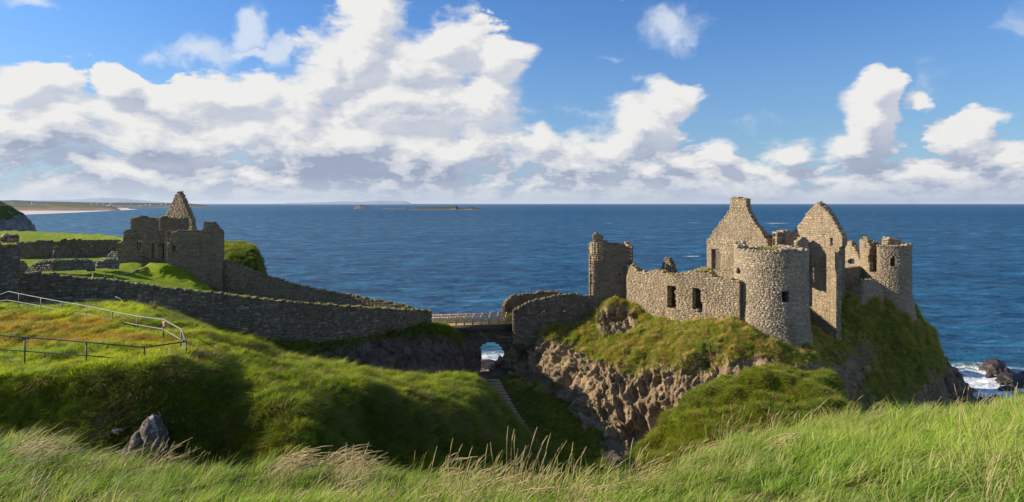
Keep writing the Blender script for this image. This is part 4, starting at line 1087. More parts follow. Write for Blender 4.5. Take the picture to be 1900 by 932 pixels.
plan_wall('', None, None, [(1102, 93.9), (1119, 93.9)], [(1102, 437), (1106, 433), (1112, 437), (1118, 439), (1119, 446)], [(1102, 456), (1119, 456)], T=0.9, pal=PAL_RUIN, seed=14, sub=root, jag=0.25)
plan_wall('', None, None, [(1119.5, 94), (1127, 94)], [(1119.5, 448), (1123, 447), (1127, 450)], [(1119.5, 456), (1127, 456)], T=0.7, pal=PAL_WARM, seed=15, sub=root, jag=0.15)

# curtain wall between gate tower and round tower, sunlit, two ragged doorways
plan_wall('curtain_wall', 'sunlit curtain wall with two ragged dark doorways between square tower and round tower', 'wall',
    [(1163, 92.8), (1250, 86.2), (1372, 80.5)], [(1163, 494), (1172, 494), (1184, 504), (1200, 506), (1215, 503), (1240, 511), (1262, 510), (1280, 508), (1300, 503), (1325, 514), (1350, 520), (1372, 524)],
    [(1163, 600), (1190, 610), (1215, 620), (1260, 632), (1300, 640), (1372, 640)], T=1.0, seed=21, jag=0.22,
    holes=[('rect', 1237, 1255, 531, 577), ('rect', 1285, 1303, 534, 580), ('rect', 1213, 1216, 566, 570)])
# projecting string course below the parapet
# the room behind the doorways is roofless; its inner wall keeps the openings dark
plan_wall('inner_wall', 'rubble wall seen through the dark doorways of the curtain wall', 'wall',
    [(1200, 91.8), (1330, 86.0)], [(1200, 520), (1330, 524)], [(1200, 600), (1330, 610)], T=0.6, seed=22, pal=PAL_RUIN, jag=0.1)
plan_wall('chimney_stub', 'ragged dark stump of masonry standing above the curtain wall', 'ruin',
    [(1216, 95.0), (1250, 93.0)], [(1216, 506), (1222, 500), (1229, 498), (1232, 484), (1238, 480), (1243, 486), (1248, 498), (1250, 508)], [(1216, 530), (1250, 530)], T=1.0, seed=23, pal=PAL_RUIN, jag=0.3)
plan_wall('parapet_block', 'short grass topped block of wall at foot of the left gable', 'ruin',
    [(1290, 90.0), (1322, 88.0)], [(1290, 503), (1300, 501), (1315, 502), (1322, 507)], [(1290, 530), (1322, 530)], T=0.8, seed=24, jag=0.1)

# near round tower
def zt_near(t): return 27.25 + (0.35 if -1.9 < t < -1.1 else 0) + 0.15 * math.sin(3 * t)
def R_near(z): z = np.asarray(z, float); return 4.45 + np.maximum(0, 20.5 - z) * 0.06 + np.maximum(0, 17.5 - z) * 0.09
tower_near, Mn, convn, ctr, ca = round_tower('round_tower', 'big round stone tower with one small dark window standing in front of the gables', 1430, 82.5, R_near, zt_near, 13.0, T=1.3,
    holes=[('rect', 1449, 1464, 542, 564), ('arch', 1366, 1374, 494, 512), ('rect', 1386, 1389, 482, 485), ('rect', 1399, 1402, 483, 486), ('rect', 1440, 1443, 485, 488), ('rect', 1468, 1471, 484, 487), ('rect', 1438, 1441, 572, 575), ('rect', 1418, 1421, 495, 498), ('rect', 1411, 1414, 576, 579)], seed=31, jag=0.16)
tower_near['category'] = 'tower'
# dry grass floor inside its top, and dark wall behind the window opening
a = np.linspace(0, 2 * math.pi, 33)[:-1]; V = [(ctr[0], ctr[1], 27.1)]
for rr in (1.2, 2.2, 3.3): V += [(ctr[0] + rr * math.cos(t), ctr[1] + rr * math.sin(t), 27.05 + 0.12 * math.sin(5 * t + rr)) for t in a]
Fq = [(1 + 32 * k + i, 1 + 32 * k + (i + 1) % 32, 33 + 32 * k + (i + 1) % 32, 33 + 32 * k + i) for k in range(2) for i in range(32)]
M_dry = plain_mat('dry_turf', (0.20, 0.14, 0.07), 0.95, scale=4, bumpd=0.05)
mesh_obj('tower_floor', V, [np.array(Fq), np.array([(0, 1 + i, 1 + (i + 1) % 32) for i in range(32)])], M_dry, tower_near, smooth=True)

# left gable with chimney
plan_wall('gable_wall', 'tall sunlit gable with a square chimney top and one dark doorway on its left', 'gable',
    [(1312, 102.0), (1424, 93.0)], [(1312, 446), (1314, 446), (1325, 430), (1343, 405), (1353, 392), (1355, 388), (1355.5, 369), (1385, 369), (1385.5, 389), (1397, 410), (1410, 427), (1419, 442), (1424, 450)],
    [(1312, 530), (1424, 530)], T=1.0, seed=41, jag=0.10, holes=[('rect', 1319, 1337, 461, 503)], ds=0.2)
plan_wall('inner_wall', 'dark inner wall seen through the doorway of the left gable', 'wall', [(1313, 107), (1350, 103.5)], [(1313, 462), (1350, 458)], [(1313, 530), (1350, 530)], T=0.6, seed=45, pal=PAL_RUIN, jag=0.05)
plan_wall('gable_buttress', 'small block of broken wall between the left gable and the round tower rim', 'ruin',
    [(1416, 96.0), (1430, 94.5)], [(1416, 442), (1419, 438), (1428, 440), (1430, 446)], [(1416, 500), (1430, 500)], T=0.8, seed=42, jag=0.1)
plan_wall('wall_fragment', 'thick broken wall stump left of the middle gable with a dark near face', 'ruin',
    [(1437, 93.0), (1441, 90.6), (1479, 92.0)], [(1437, 436), (1441, 434), (1458, 431), (1470, 431), (1479, 436)], [(1437, 500), (1479, 500)], T=1.2, seed=43, jag=0.12)
plan_wall('rubble_stack', 'low pile of rubble on the rim behind the round tower', 'ruin', [(1479, 88), (1500, 88)], [(1479, 450), (1486, 444), (1494, 442), (1500, 445)], [(1479, 475), (1500, 475)], T=0.8, seed=44, jag=0.25)

# middle gable, half in the shadow of the left one, running down the cliff side
plan_wall('gable_wall', 'steep middle gable with a tall shadow across it right behind the round tower', 'gable',
    [(1466, 96.2), (1540, 89.0)], [(1466, 447), (1470, 436), (1490, 408), (1505, 389), (1513, 378), (1519, 379), (1528, 388), (1540, 402)],
    [(1466, 600), (1495, 630), (1540, 660)], T=1.0, seed=51, jag=0.10, holes=[('arch', 1498, 1511, 491, 531)], ds=0.2)
plan_wall('gable_wall', 'right shoulder of the middle gable beyond its narrow broken window slot', 'gable',
    [(1540.3, 89.0), (1562, 87.1)], [(1540.3, 402), (1548, 414), (1556, 428), (1562, 438)], [(1540.3, 640), (1551, 640), (1552, 470), (1562, 455)], T=0.9, seed=52, jag=0.12, holes=[('rect', 1541, 1544.5, 440, 458)])
plan_wall('cross_wall', 'dark crosswise wall with a round headed arch right of the middle gable', 'wall',
    [(1549, 92.6), (1568, 96.6)], [(1549, 437), (1556, 433), (1563, 433), (1568, 438)], [(1549, 575), (1568, 560)], T=0.8, seed=53, pal=PAL_RUIN, jag=0.12, holes=[('arch', 1551, 1560, 514, 545)])
plan_wall('small_gable', 'small far gable with a little window between middle gable and far round tower', 'gable',
    [(1567, 107.0), (1598, 103.0)], [(1567, 447), (1579, 447), (1580, 455), (1588, 468), (1598, 488)], [(1567, 570), (1598, 560)], T=0.8, seed=54, jag=0.10, holes=[('rect', 1573, 1587, 480, 492)])
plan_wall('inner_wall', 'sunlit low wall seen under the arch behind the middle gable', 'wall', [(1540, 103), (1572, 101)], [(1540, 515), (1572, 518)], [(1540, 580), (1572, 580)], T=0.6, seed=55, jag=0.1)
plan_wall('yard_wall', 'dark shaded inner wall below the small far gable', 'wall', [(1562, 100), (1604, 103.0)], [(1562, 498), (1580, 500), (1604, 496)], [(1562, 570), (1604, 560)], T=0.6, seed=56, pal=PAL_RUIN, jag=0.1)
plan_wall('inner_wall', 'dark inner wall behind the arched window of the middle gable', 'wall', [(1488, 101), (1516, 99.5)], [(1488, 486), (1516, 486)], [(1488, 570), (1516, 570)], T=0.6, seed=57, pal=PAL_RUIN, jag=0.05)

# far round tower at the right corner, a broken gap in its left side
def R_far(z): z = np.asarray(z, float); return 3.62 + np.maximum(0, 19.0 - z) * 0.17
def zt_far(t): return 26.55 + (0.35 if -2.0 < t < -0.75 else 0) + 0.1 * math.sin(4 * t)
t2, Mf, convf, cf, caf = round_tower('round_tower', 'tall round tower at the right corner with a deep broken gap and small arched window', 1643, 102.5, R_far, zt_far, 11.5, T=0.95,
    holes=[('gap', 1612, 1628, 452, 507), ('arch', 1651, 1663, 476, 497)], pal=PAL_WARM, seed=61, jag=0.45)
t2['category'] = 'tower'
plan_wall('', None, None, [(1648, 101.5), (1671, 101.5)], [(1648, 447), (1652, 443), (1664, 445), (1671, 446)], [(1648, 460), (1671, 460)], T=1.6, seed=62, sub=t2, jag=0.08)
plan_wall('', None, None, [(1606, 101.8), (1614, 101.8)], [(1606, 447), (1610, 443), (1614, 448)], [(1606, 458), (1614, 458)], T=1.0, seed=63, sub=t2, jag=0.1)
plan_wall('broken_wall', 'jagged low wall climbing to the foot of the far round tower', 'wall', [(1575, 97.5), (1600, 96.0), (1640, 98.5)], [(1575, 545), (1579, 538), (1590, 532), (1598, 522), (1612, 520), (1628, 522), (1640, 540)], [(1575, 560), (1592, 566), (1612, 566), (1640, 620)], T=0.8, seed=64, jag=0.2)
rf = empty('yard_fence', 'thin dark fence on the small lit path between middle gable and far tower', 'fence', tuple(P(1545, 560, 96)))
for u in (1546, 1560, 1574):
    mb = MB(); mb.tube([P(u, 560, 96), P(u, 543, 96)], .04, 5); mb.build('post', M_steel_dark, rf)
mb = MB(); mb.tube([P(1546, 545, 96), P(1560, 543, 96), P(1574, 542, 96)], .025, 5); mb.build('rail', M_steel_dark, rf)

# ================================================================== BRIDGE, ARCH AND THEIR WALLS
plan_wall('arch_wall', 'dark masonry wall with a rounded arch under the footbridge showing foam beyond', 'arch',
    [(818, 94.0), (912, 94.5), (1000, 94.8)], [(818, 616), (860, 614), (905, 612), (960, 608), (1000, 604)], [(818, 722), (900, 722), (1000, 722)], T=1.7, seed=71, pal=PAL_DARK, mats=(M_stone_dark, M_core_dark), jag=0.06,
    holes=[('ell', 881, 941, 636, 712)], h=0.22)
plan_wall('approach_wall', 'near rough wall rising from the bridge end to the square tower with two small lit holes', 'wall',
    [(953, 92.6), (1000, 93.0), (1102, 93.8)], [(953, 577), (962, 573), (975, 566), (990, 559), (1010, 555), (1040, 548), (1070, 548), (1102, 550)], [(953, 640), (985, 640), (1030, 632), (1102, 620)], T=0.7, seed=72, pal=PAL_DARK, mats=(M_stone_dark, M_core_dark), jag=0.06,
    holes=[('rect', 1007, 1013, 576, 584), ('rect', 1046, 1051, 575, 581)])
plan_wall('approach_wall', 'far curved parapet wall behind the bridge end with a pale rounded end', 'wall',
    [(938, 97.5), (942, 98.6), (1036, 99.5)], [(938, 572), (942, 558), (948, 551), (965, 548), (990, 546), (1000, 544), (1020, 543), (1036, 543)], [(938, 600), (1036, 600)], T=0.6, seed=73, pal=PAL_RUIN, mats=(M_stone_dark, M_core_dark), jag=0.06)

br = empty('footbridge', 'timber railed footbridge spanning the arch between mainland wall and castle', 'bridge', tuple(P(800, 606, 92.5)))
A0, A1 = P(799, 605, 92.4), P(954, 600, 94.2)
B0, B1 = A0 + np.array([0.1, 2.3, 0]), A1 + np.array([0.1, 2.3, 0])
def quadbox(a, b, c, d, z0, z1):
    return [(p[0], p[1], p[2] + z0) for p in (a, b, c, d)] + [(p[0], p[1], p[2] + z1) for p in (a, b, c, d)]
mb = MB(); mb.hexa(quadbox(A0, A1, B1, B0, -0.12, 0.0)); mb.build('deck', M_wood, br)
for off in (0.15, 1.9):
    o_ = np.array([0, off, 0]); mb = MB(); mb.hexa(quadbox(A0 + o_, A1 + o_, A1 + o_ + [0, .25, 0], A0 + o_ + [0, .25, 0], -0.95, -0.125)); mb.build('girder', M_deck, br)
def lerp(a, b, t): return a * (1 - t) + b * t
for (E0, E1, nm) in ((A0, A1, 0), (B0, B1, 1)):
    for hz, w in ((1.15, .06), (0.14, .045)):
        mb = MB(); mb.hexa(quadbox(E0 + [0, -w, 0], E1 + [0, -w, 0], E1 + [0, w, 0], E0 + [0, w, 0], hz - .04, hz + .04)); mb.build('handrail' if hz > 1 else 'bottom_rail', M_wood, br)
    mb = MB(); mb.box((0, 0, 0.60), (0.17, 0.15, 1.35)); post0 = None
    for k in range(11):
        p = lerp(E0, E1, (k + 0.02) / 10.05)
        if post0 is None:
            post0 = mb.build('post', M_wood, br, ); o = post0
        else: o = post0.copy(); C.objects.link(o); o.parent = br
        o.location = Vector(p) ; 
    bal0 = None
    for k in range(56):
        p = lerp(E0, E1, (k + 0.5) / 56.0)
        if bal0 is None:
            mb = MB(); mb.box((0, -0.06 if nm == 0 else .06, 0.63), (0.085, 0.05, 1.0)); bal0 = mb.build('baluster', M_wood, br); o = bal0
        else: o = bal0.copy(); C.objects.link(o); o.parent = br
        o.location = Vector(p)

# ================================================================== MAINLAND WALLS AND RUIN
DK = (M_stone_dark, M_core_dark)
plan_wall('long_wall', 'long dark stone wall with pale capping stones sloping down towards the footbridge', 'wall',
    [(36, 58), (220, 62), (400, 68.5), (600, 77.5), (801, 88)], [(36, 507), (100, 513), (160, 519), (220, 525), (300, 535), (400, 546), (470, 555), (560, 564), (650, 571), (740, 576), (801, 578)],
    [(36, 600), (220, 585), (300, 590), (400, 625), (500, 655), (600, 652), (700, 640), (801, 640)], T=0.8, seed=81, pal=PAL_DARK, mats=DK, jag=0.10, h=0.22, ds=0.22)
plan_wall('diagonal_wall', 'long brown wall sloping from the gatehouse ruin down behind the lawn to the bridge', 'wall',
    [(318, 95.4), (413, 98.3), (520, 98.6), (640, 97.0), (764, 94.5)], [(316, 470), (380, 478), (415, 484), (450, 496), (490, 513), (540, 528), (590, 540), (640, 548), (700, 560), (750, 569), (764, 575)],
    [(316, 520), (415, 560), (520, 580), (640, 600), (764, 610)], T=0.9, seed=82, pal=PAL_RUIN, jag=0.08)
# gatehouse ruin: a house-sized shell in several walls
gr, M1, s1, l1 = plan_wall('gatehouse_ruin', 'large roofless ruin with doorways and a window at the head of the lawn', 'ruin',
    [(219, 96.5), (245, 97), (312, 98.6)], [(219, 458), (221, 452), (228, 450), (229, 430), (242, 427), (243, 406), (262, 404), (284, 405), (291, 412), (292, 428), (302, 430), (312, 445)], [(219, 490), (312, 492)], T=0.9, seed=91, pal=PAL_RUIN, jag=0.10,
    holes=[('rect', 254, 266, 447, 466), ('rect', 281, 296, 449, 482), ('rect', 303, 311, 450, 482)])
plan_wall('', None, None, [(312, 94.5), (413, 97.5)], [(312, 455), (317, 446), (320, 434), (330, 430), (360, 430), (374, 430), (378, 424), (379, 415), (400, 414), (406, 422), (413, 430)], [(312, 500), (350, 515), (380, 530), (413, 540)], T=0.9, seed=92, pal=PAL_RUIN, sub=gr, jag=0.08,
    holes=[('rect', 318, 325, 452, 470)])
plan_wall('', None, None, [(413, 97.7), (416, 102)], [(413, 429), (416, 432)], [(413, 530), (416, 510)], T=0.7, seed=93, pal=PAL_RUIN, sub=gr, jag=0.08)
plan_wall('', None, None, [(296, 103), (345, 103)], [(296, 406), (300, 404), (320, 405), (345, 408)], [(296, 490), (345, 490)], T=0.8, seed=94, pal=PAL_RUIN, sub=gr, jag=0.08)
plan_wall('', None, None, [(284, 108), (310, 108)], [(284, 406), (310, 404)], [(284, 428), (310, 428)], T=0.6, seed=95, pal=PAL_WARM, sub=gr, jag=0.1)
plan_wall('', None, None, [(221, 105), (230, 99)], [(221, 452), (230, 452)], [(221, 490), (230, 490)], T=0.6, seed=96, pal=PAL_WARM, sub=gr, jag=0.1)
plan_wall('', None, None, [(303, 99.2), (314, 94.9)], [(300, 430), (305, 432), (310, 445), (316, 462)], [(300, 485), (316, 500)], T=0.8, seed=97, pal=PAL_WARM, sub=gr, jag=0.15)
plan_wall('', None, None, [(244, 108), (300, 108)], [(244, 440), (300, 440)], [(244, 490), (300, 490)], T=0.7, seed=98, pal=PAL_WARM, sub=gr, jag=0.1, holes=[('rect', 258, 264, 449, 466), ('rect', 284, 290, 449, 482)])
plan_wall('gable_spire', 'narrow pointed gable rising above the gatehouse ruin', 'gable',
    [(307, 106.0), (357, 104.3)], [(307, 404), (312, 393), (318, 380), (324, 367), (329, 356), (332, 357), (336, 366), (343, 381), (349, 394), (354, 408), (357, 430)], [(307, 470), (357, 470)], T=0.9, seed=99, pal=PAL_WARM, jag=0.16, ds=0.2)
plan_wall('back_wall', 'low dark wall across the back of the lawn left of the gatehouse ruin', 'wall',
    [(28, 110), (110, 111), (222, 113)], [(28, 452), (60, 450), (80, 448), (98, 449), (112, 450), (114, 446), (130, 446), (165, 447), (205, 446), (222, 446)], [(28, 484), (222, 486)], T=0.8, seed=101, pal=PAL_DARK, mats=DK, jag=0.12)
plan_wall('low_wall', 'low lichened foundation wall running across the lawn', 'ruin',
    [(58, 82), (100, 81.5), (176, 84)], [(58, 493), (66, 489), (90, 488), (120, 485), (150, 484), (165, 486), (176, 490)], [(58, 502), (176, 502)], T=1.8, seed=102, pal=[(0.21, 0.19, 0.155), (0.15, 0.132, 0.108), (0.12, 0.104, 0.083), (0.27, 0.25, 0.21)], mats=DK, jag=0.25, h=0.3)
plan_wall('low_wall', 'short stub of foundation stones on the lawn left end beside the tall wall', 'ruin',
    [(34, 78), (54, 79)], [(34, 484), (44, 486), (50, 492), (54, 498)], [(34, 506), (54, 506)], T=1.4, seed=103, pal=PAL_RUIN, mats=DK, jag=0.3, h=0.3)
plan_wall('low_wall', 'small low rubble wall on the lawn between foundation wall and ruin', 'ruin',
    [(182, 88), (221, 90)], [(182, 488), (190, 486), (200, 485), (212, 483), (221, 486)], [(182, 497), (221, 498)], T=1.3, seed=104, pal=[(0.30, 0.28, 0.24), (0.22, 0.20, 0.17), (0.17, 0.15, 0.12)], mats=DK, jag=0.3, h=0.3)
plan_wall('rubble_stack', 'sloping heap of rubble leaning on the left corner of the gatehouse ruin', 'ruin',
    [(196, 99), (222, 98.5)], [(196, 482), (202, 475), (208, 469), (215, 468), (222, 468)], [(196, 490), (222, 492)], T=1.2, seed=105, pal=[(0.24, 0.22, 0.19), (0.17, 0.15, 0.13), (0.30, 0.28, 0.25)], mats=DK, jag=0.2, h=0.3)
plan_wall('boundary_wall', 'tall dark lichened wall at the left edge with grass along its top', 'wall',
    [(-90, 53), (0, 55.5), (37, 57.5)], [(-90, 448), (0, 455), (20, 457), (33, 458), (37, 462)], [(-90, 590), (37, 590)], T=1.4, seed=106, pal=PAL_DARK, mats=DK, jag=0.15)
plan_wall('rubble_stack', 'grassy rubble hump on top of the tall wall at the left edge', 'ruin',
    [(3, 58.5), (35, 59.5)], [(3, 452), (8, 444), (14, 438), (22, 434), (30, 433), (33, 438), (35, 452)], [(3, 470), (35, 470)], T=1.2, seed=107, pal=PAL_WARM, mats=DK, jag=0.3, h=0.3)

# ================================================================== RAILINGS
def railing(name, label, tops, mids, posts, mat_top, mat_post, r=0.028, floor=1.6, group=None):
    """tops / mids: [(u, v, Y)], posts: [(u, v, Y)] heads of the posts"""
    root = empty(name, label, 'railing', tuple(P(*tops[0])), group)
    mb = MB(); mb.tube([P(*t) for t in tops], r, 8); mb.build('top_rail', mat_top, root, smooth=True)
    mb = MB(); mb.tube([P(*t) for t in mids], r * 0.85, 8); mb.build('mid_rail', mat_top, root, smooth=True)
    for u, v, Y in posts:
        p = P(u, v, Y); mb = MB(); mb.tube([p, p - np.array([0, 0, floor])], r * 1.05, 8); mb.build('post', mat_post, root, smooth=True)
    return root
far_top = [(-60, 552, 47), (0, 547, 46.5), (16, 541, 46), (35, 545, 45.5), (76, 553, 44), (114, 560, 42.5), (161, 568, 40.5), (208, 578, 38.5), (255, 587, 36.2), (303, 593, 34), (336, 611, 31.0), (345, 634, 28.6)]
far_mid = [(-60, 565, 47), (14, 557, 46), (76, 568, 44), (114, 576, 42.5), (161, 584, 40.5), (208, 593.5, 38.5), (255, 603, 36.2), (303, 611, 34), (337, 631, 31.0), (345, 657, 28.6)]
rl = railing('path_railing', 'pale metal railing along the far side of the meadow with a red notice', far_top, far_mid,
             [(35, 545, 45.5), (76, 553, 44), (114, 560, 42.5), (161, 568, 40.5), (208, 578, 38.5), (255, 587, 36.2), (303, 593, 34), (336, 611, 31.0)], M_steel_grey, M_steel_dark, 0.026)
near_top = [(-130, 614, 28), (-20, 621, 28), (46, 626, 28), (160, 635, 28), (268, 645, 27.6), (345, 634, 28.6)]
near_mid = [(-130, 640, 28), (-20, 647, 28), (46, 652, 28), (160, 660, 28), (268, 669, 27.6), (345, 657, 28.6)]
railing('path_railing', 'dark metal railing along the near edge of the meadow', near_top, near_mid, [(-70, 618, 28), (46, 626, 28), (160, 635, 28), (268, 645, 27.6), (345, 634, 28.6)], M_steel_dark, M_steel_dark, 0.03)
railing('path_railing', 'short thin railing below the long wall beyond the pale railing', [(100, 554, 53), (150, 555.5, 53), (226, 556, 51.5), (214, 550.5, 54)], [(100, 564, 53), (150, 565, 53), (226, 566, 51.5), (214, 560.5, 54)],
        [(112, 554, 53), (153, 555.5, 53), (191, 556, 52.5), (226, 556, 51.5)], M_steel_grey, M_steel_dark, 0.026)
sg = empty('notice', 'small red and white warning notice hung on the pale railing', 'sign', tuple(P(304, 596, 33.9)))
p = P(305.5, 602, 33.85); mb = MB(); mb.box(p, (0.16, 0.012, 0.30)); mb.build('board', M_red, sg)
for dz, w in ((0.10, .10), (-0.02, .12), (-0.09, .09)):
    mb = MB(); mb.box((p[0], p[1] - 0.009, p[2] + dz), (w, 0.004, 0.035)); mb.build('white_stripe', M_white, sg)

# ================================================================== STEPS IN THE GULLY
st = empty('gully_steps', 'worn brown steps going down the shaded gully below the arch', 'steps', tuple(P(918, 722, 87)))
M_step = plain_mat('worn_step', (0.34, 0.25, 0.18), 0.9, scale=5, var=0.5, bumpd=0.04)
n_st = 17
for k in range(n_st):
    t = k / (n_st - 1); u = 915 + (967 - 915) * t; v = 712 + (806 - 712) * t; Y = 88 - 10.5 * t
    p = P(u, v, Y) + np.array([0, 0, 0.42]); mb = MB(); mb.box(p, (1.7 + 0.15 * random.random(), 0.5, 0.24), rz=random.uniform(-.06, .06) - 0.25, jit=0.03)
    mb.box(p + np.array([0.05, 0.3, -0.35]), (1.65, 0.7, 0.5), rz=-0.25, jit=0.03)
    mb.build('step', M_step, st)
hr = empty('step_handrail', 'thin dark handrail beside the gully steps', 'railing', tuple(P(938, 728, 86)))
pts = [P(930 + 45 * t, 716 + 88 * t, 87.5 - 10.5 * t) + np.array([0, 0, 1.5]) for t in np.linspace(0, 1, 7)]
mb = MB(); mb.tube(pts, .03, 6); mb.build('rail', M_steel_dark, hr)
for q in pts: mb = MB(); mb.tube([q, q - np.array([0, 0, 1.5])], .025, 5); mb.build('post', M_steel_dark, hr)

# ================================================================== BOULDERS
def rock_mesh(name, label, cat, c, size, seed, mat, sub=4, flat=0.35, parent=None, squash=None, group=None, rough=0.17):
    import bmesh
    bm = bmesh.new(); bmesh.ops.create_icosphere(bm, subdivisions=sub, radius=1.0)
    V = np.array([v.co for v in bm.verts]); Fc = np.array([[v.index for v in f.verts] for f in bm.faces]); bm.free()
    s = seed * 3.7
    pr = np.random.default_rng(seed)
    for _ in range(9):                                    # plane cuts give facets
        nrm = pr.normal(size=3); nrm /= np.linalg.norm(nrm); dd = pr.uniform(0.55, 0.9)
        t = V @ nrm; V = V - np.outer(np.maximum(t - dd, 0), nrm)
    V = V * (1 + rough * fbm(V * 1.6 + s, 4)[:, None] + rough * 0.5 * fbm(V * 4 + s, 5, ridged=True)[:, None])
    if squash is not None: V = squash(V)
    V = V * np.array(size) + np.array(c)
    o = mesh_obj(name, V, Fc, mat, parent, smooth=True)
    if label: tag(o, label, cat, group)
    return o
def boulder_mat():
    m, n, b = new_mat('lichened_boulder'); p = wpos(n)
    c = n.mix(n.noise(p, 2.2, 6, 0.7), (0.05, 0.036, 0.027), (0.19, 0.135, 0.095))
    li = n.ss(n.noise(p, 3.4, 7, 0.75), 0.54, 0.60); c = n.mix(li, c, (0.42, 0.41, 0.38))
    li = n.ss(n.noise(n.vm('ADD', p, (9, 3, 1)), 2.0, 6, 0.7), 0.60, 0.68); c = n.mix(li, c, (0.17, 0.15, 0.05))
    n.set(b.inputs['Base Color'], c); b.inputs['Roughness'].default_value = 0.9
    bump(n, b, n.noise(p, 6, 7, 0.72), 0.12); return m
M_boulder = boulder_mat()
bY = 24.3
def tip(V): V = V.copy(); k = np.clip((V[:, 2] + .1), 0, 1); V[:, 0] *= 1 - 0.45 * k; V[:, 0] -= 0.05 * k; return V
rock_mesh('boulder', 'large pointed dark boulder with pale lichen set in the left grassy bank', 'boulder', P(285, 832, bY + .25), (0.74, 0.6, 1.25), 5, M_boulder, squash=tip)
rock_mesh('boulder', 'smaller rounded boulder leaning on the left side of the pointed one', 'boulder', P(258, 842, bY + 0.05), (0.36, 0.4, 0.85), 8, M_boulder)
for i, (u, v, w) in enumerate(((222, 799, .26), (200, 808, .18), (232, 838, .25))):
    rock_mesh('stone', ['flat pale stone showing in the dark bank left of the boulders', 'small pale stone furthest left in the dark bank', 'low stone at the foot of the smaller boulder'][i], 'stone', P(u, v, bY + (.5 if i < 2 else -.1)), (w, .3, w * .5), 20 + i, M_boulder, sub=3)

M_wet = plain_mat('wet_sea_rock', (0.05, 0.036, 0.028), 0.5, scale=1.2, var=0.5, bumpd=0.25)
for i, (u, v, sx, sy, sz_, lab) in enumerate(((1858, 694, 3.0, 3.2, 1.6, 'large dark sea rock ringed by foam beside the castle cliff'), (1880, 712, 3.2, 2.8, 1.2, 'broad low sea rock in front of the large one'), (1895, 706, 2.4, 2.6, 1.0, 'dark sea rock at the right edge of the picture'),
                                     (1825, 691, .8, .8, .4, 'tiny dark rock awash in foam nearest the cliff'), (1838, 700, 1.2, 1.2, .5, 'small low rock between the tiny one and the large one'), (1836, 677, 2.0, 1.0, .25, 'barely awash reef beyond the large rock'), (1870, 728, 1.6, 1.4, .6, 'small dark rock nearest the grass at the water edge'), (1893, 735, 1.6, 1.4, .6, 'low rock at lower right corner of the foam'))):
    Y = Z0 * F / (v - CV); c = P(u, v, Y); c[2] = -0.1
    rock_mesh('sea_rock', lab, 'rock', c, (sx, sy, sz_ * 1.5), 40 + i, M_wet, sub=5, rough=0.42)
rock_mesh('sea_rock', 'sunlit yellowish rock buttress seen through the arch', 'rock', P(943, 712, 101), (3.1, 3.5, 5.0), 60, M_boulder, sub=5, rough=0.35)
rock_mesh('sea_rock', 'dark beach boulders line seen low through the arch', 'rock', (P(902, 677, 126)[0], 126, 1.3), (5.0, 3.0, 1.0), 61, M_wet, rough=0.4)
rock_mesh('sea_rock', 'knobbly brown rock on the saddle just inside the arch foot', 'rock', P(921, 709, 94.0), (1.9, 2.0, 1.1), 62, M_boulder, sub=5)

# ================================================================== ISLANDS, FAR SHORE, TOWN
M_far = ground_mat('far_land', rock=(0.12, 0.115, 0.12), ga=(0.07, 0.095, 0.05), gb=(0.12, 0.14, 0.05), dry=(0.12, 0.12, 0.11), rough_scale=0.02, dark=0.6)
def ridge(name, prof, Y, depth, mat, label=None, amp=1.0, g=1.0, kind='structure', sea=True):
    """prof [(u, v_top)]; a long low hump standing in the sea at distance Y"""
    U = np.linspace(prof[0][0], prof[-1][0], 160); Vt = np.interp(U, *zip(*prof))
    zt = np.maximum(Z0 - (Vt - CV) / F * Y, -1)
    nz = fbm(np.stack([U * 0.15, U * 0, U * 0 + Y], -1), 4) * amp
    rows = []
    for f, k in ((0, 0), (.25, .55), (.5, 1.0), (.75, .8), (1, 0)):
        y = Y + depth * f + 0 * U
        z = np.maximum((zt + nz * (k > 0)) * k, -1.0) - (1.0 if k == 0 else 0)
        rows.append(np.stack([(U - CU) / F * y, y, z], -1))
    G = np.array(rows); n = len(U)
    idx = np.arange(5 * n).reshape(5, n); f = np.stack([idx[:-1, :-1], idx[:-1, 1:], idx[1:, 1:], idx[1:, :-1]], -1).reshape(-1, 4)
    gm = np.repeat(np.array([0.0, .35, 1, 1, 0])[:, None], n, 1) * g
    o = mesh_obj(name, G.reshape(-1, 3), f, mat, smooth=True, attrs={'g': gm.ravel()}); o['kind'] = kind
    return o
ridge('island', [(655, 388), (662, 382.5), (668, 380.5), (676, 382), (684, 384), (692, 387)], 3900, 150, M_far, amp=1.5, g=.4)
ridge('island', [(708, 389), (716, 386.5), (722, 387), (735, 387), (755, 386), (757, 387.5), (764, 388.5)], 3750, 120, M_far, amp=1.2, g=.4)
ridge('island', [(760, 390), (775, 385.5), (800, 384.5), (825, 384), (840, 382.8), (846, 382), (850, 385.5), (865, 386), (875, 383.5), (890, 388), (898, 388.5), (905, 392)], 3300, 260, M_far, amp=1.6, g=1.2)
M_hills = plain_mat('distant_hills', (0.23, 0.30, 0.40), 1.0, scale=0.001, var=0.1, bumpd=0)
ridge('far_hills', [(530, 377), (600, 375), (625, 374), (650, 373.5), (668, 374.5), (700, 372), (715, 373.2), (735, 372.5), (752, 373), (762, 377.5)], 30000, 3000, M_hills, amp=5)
ridge('far_hills', [(-200, 372), (60, 371), (130, 370), (190, 366), (230, 368), (290, 374), (340, 377.5)], 24000, 4000, M_hills, amp=10)
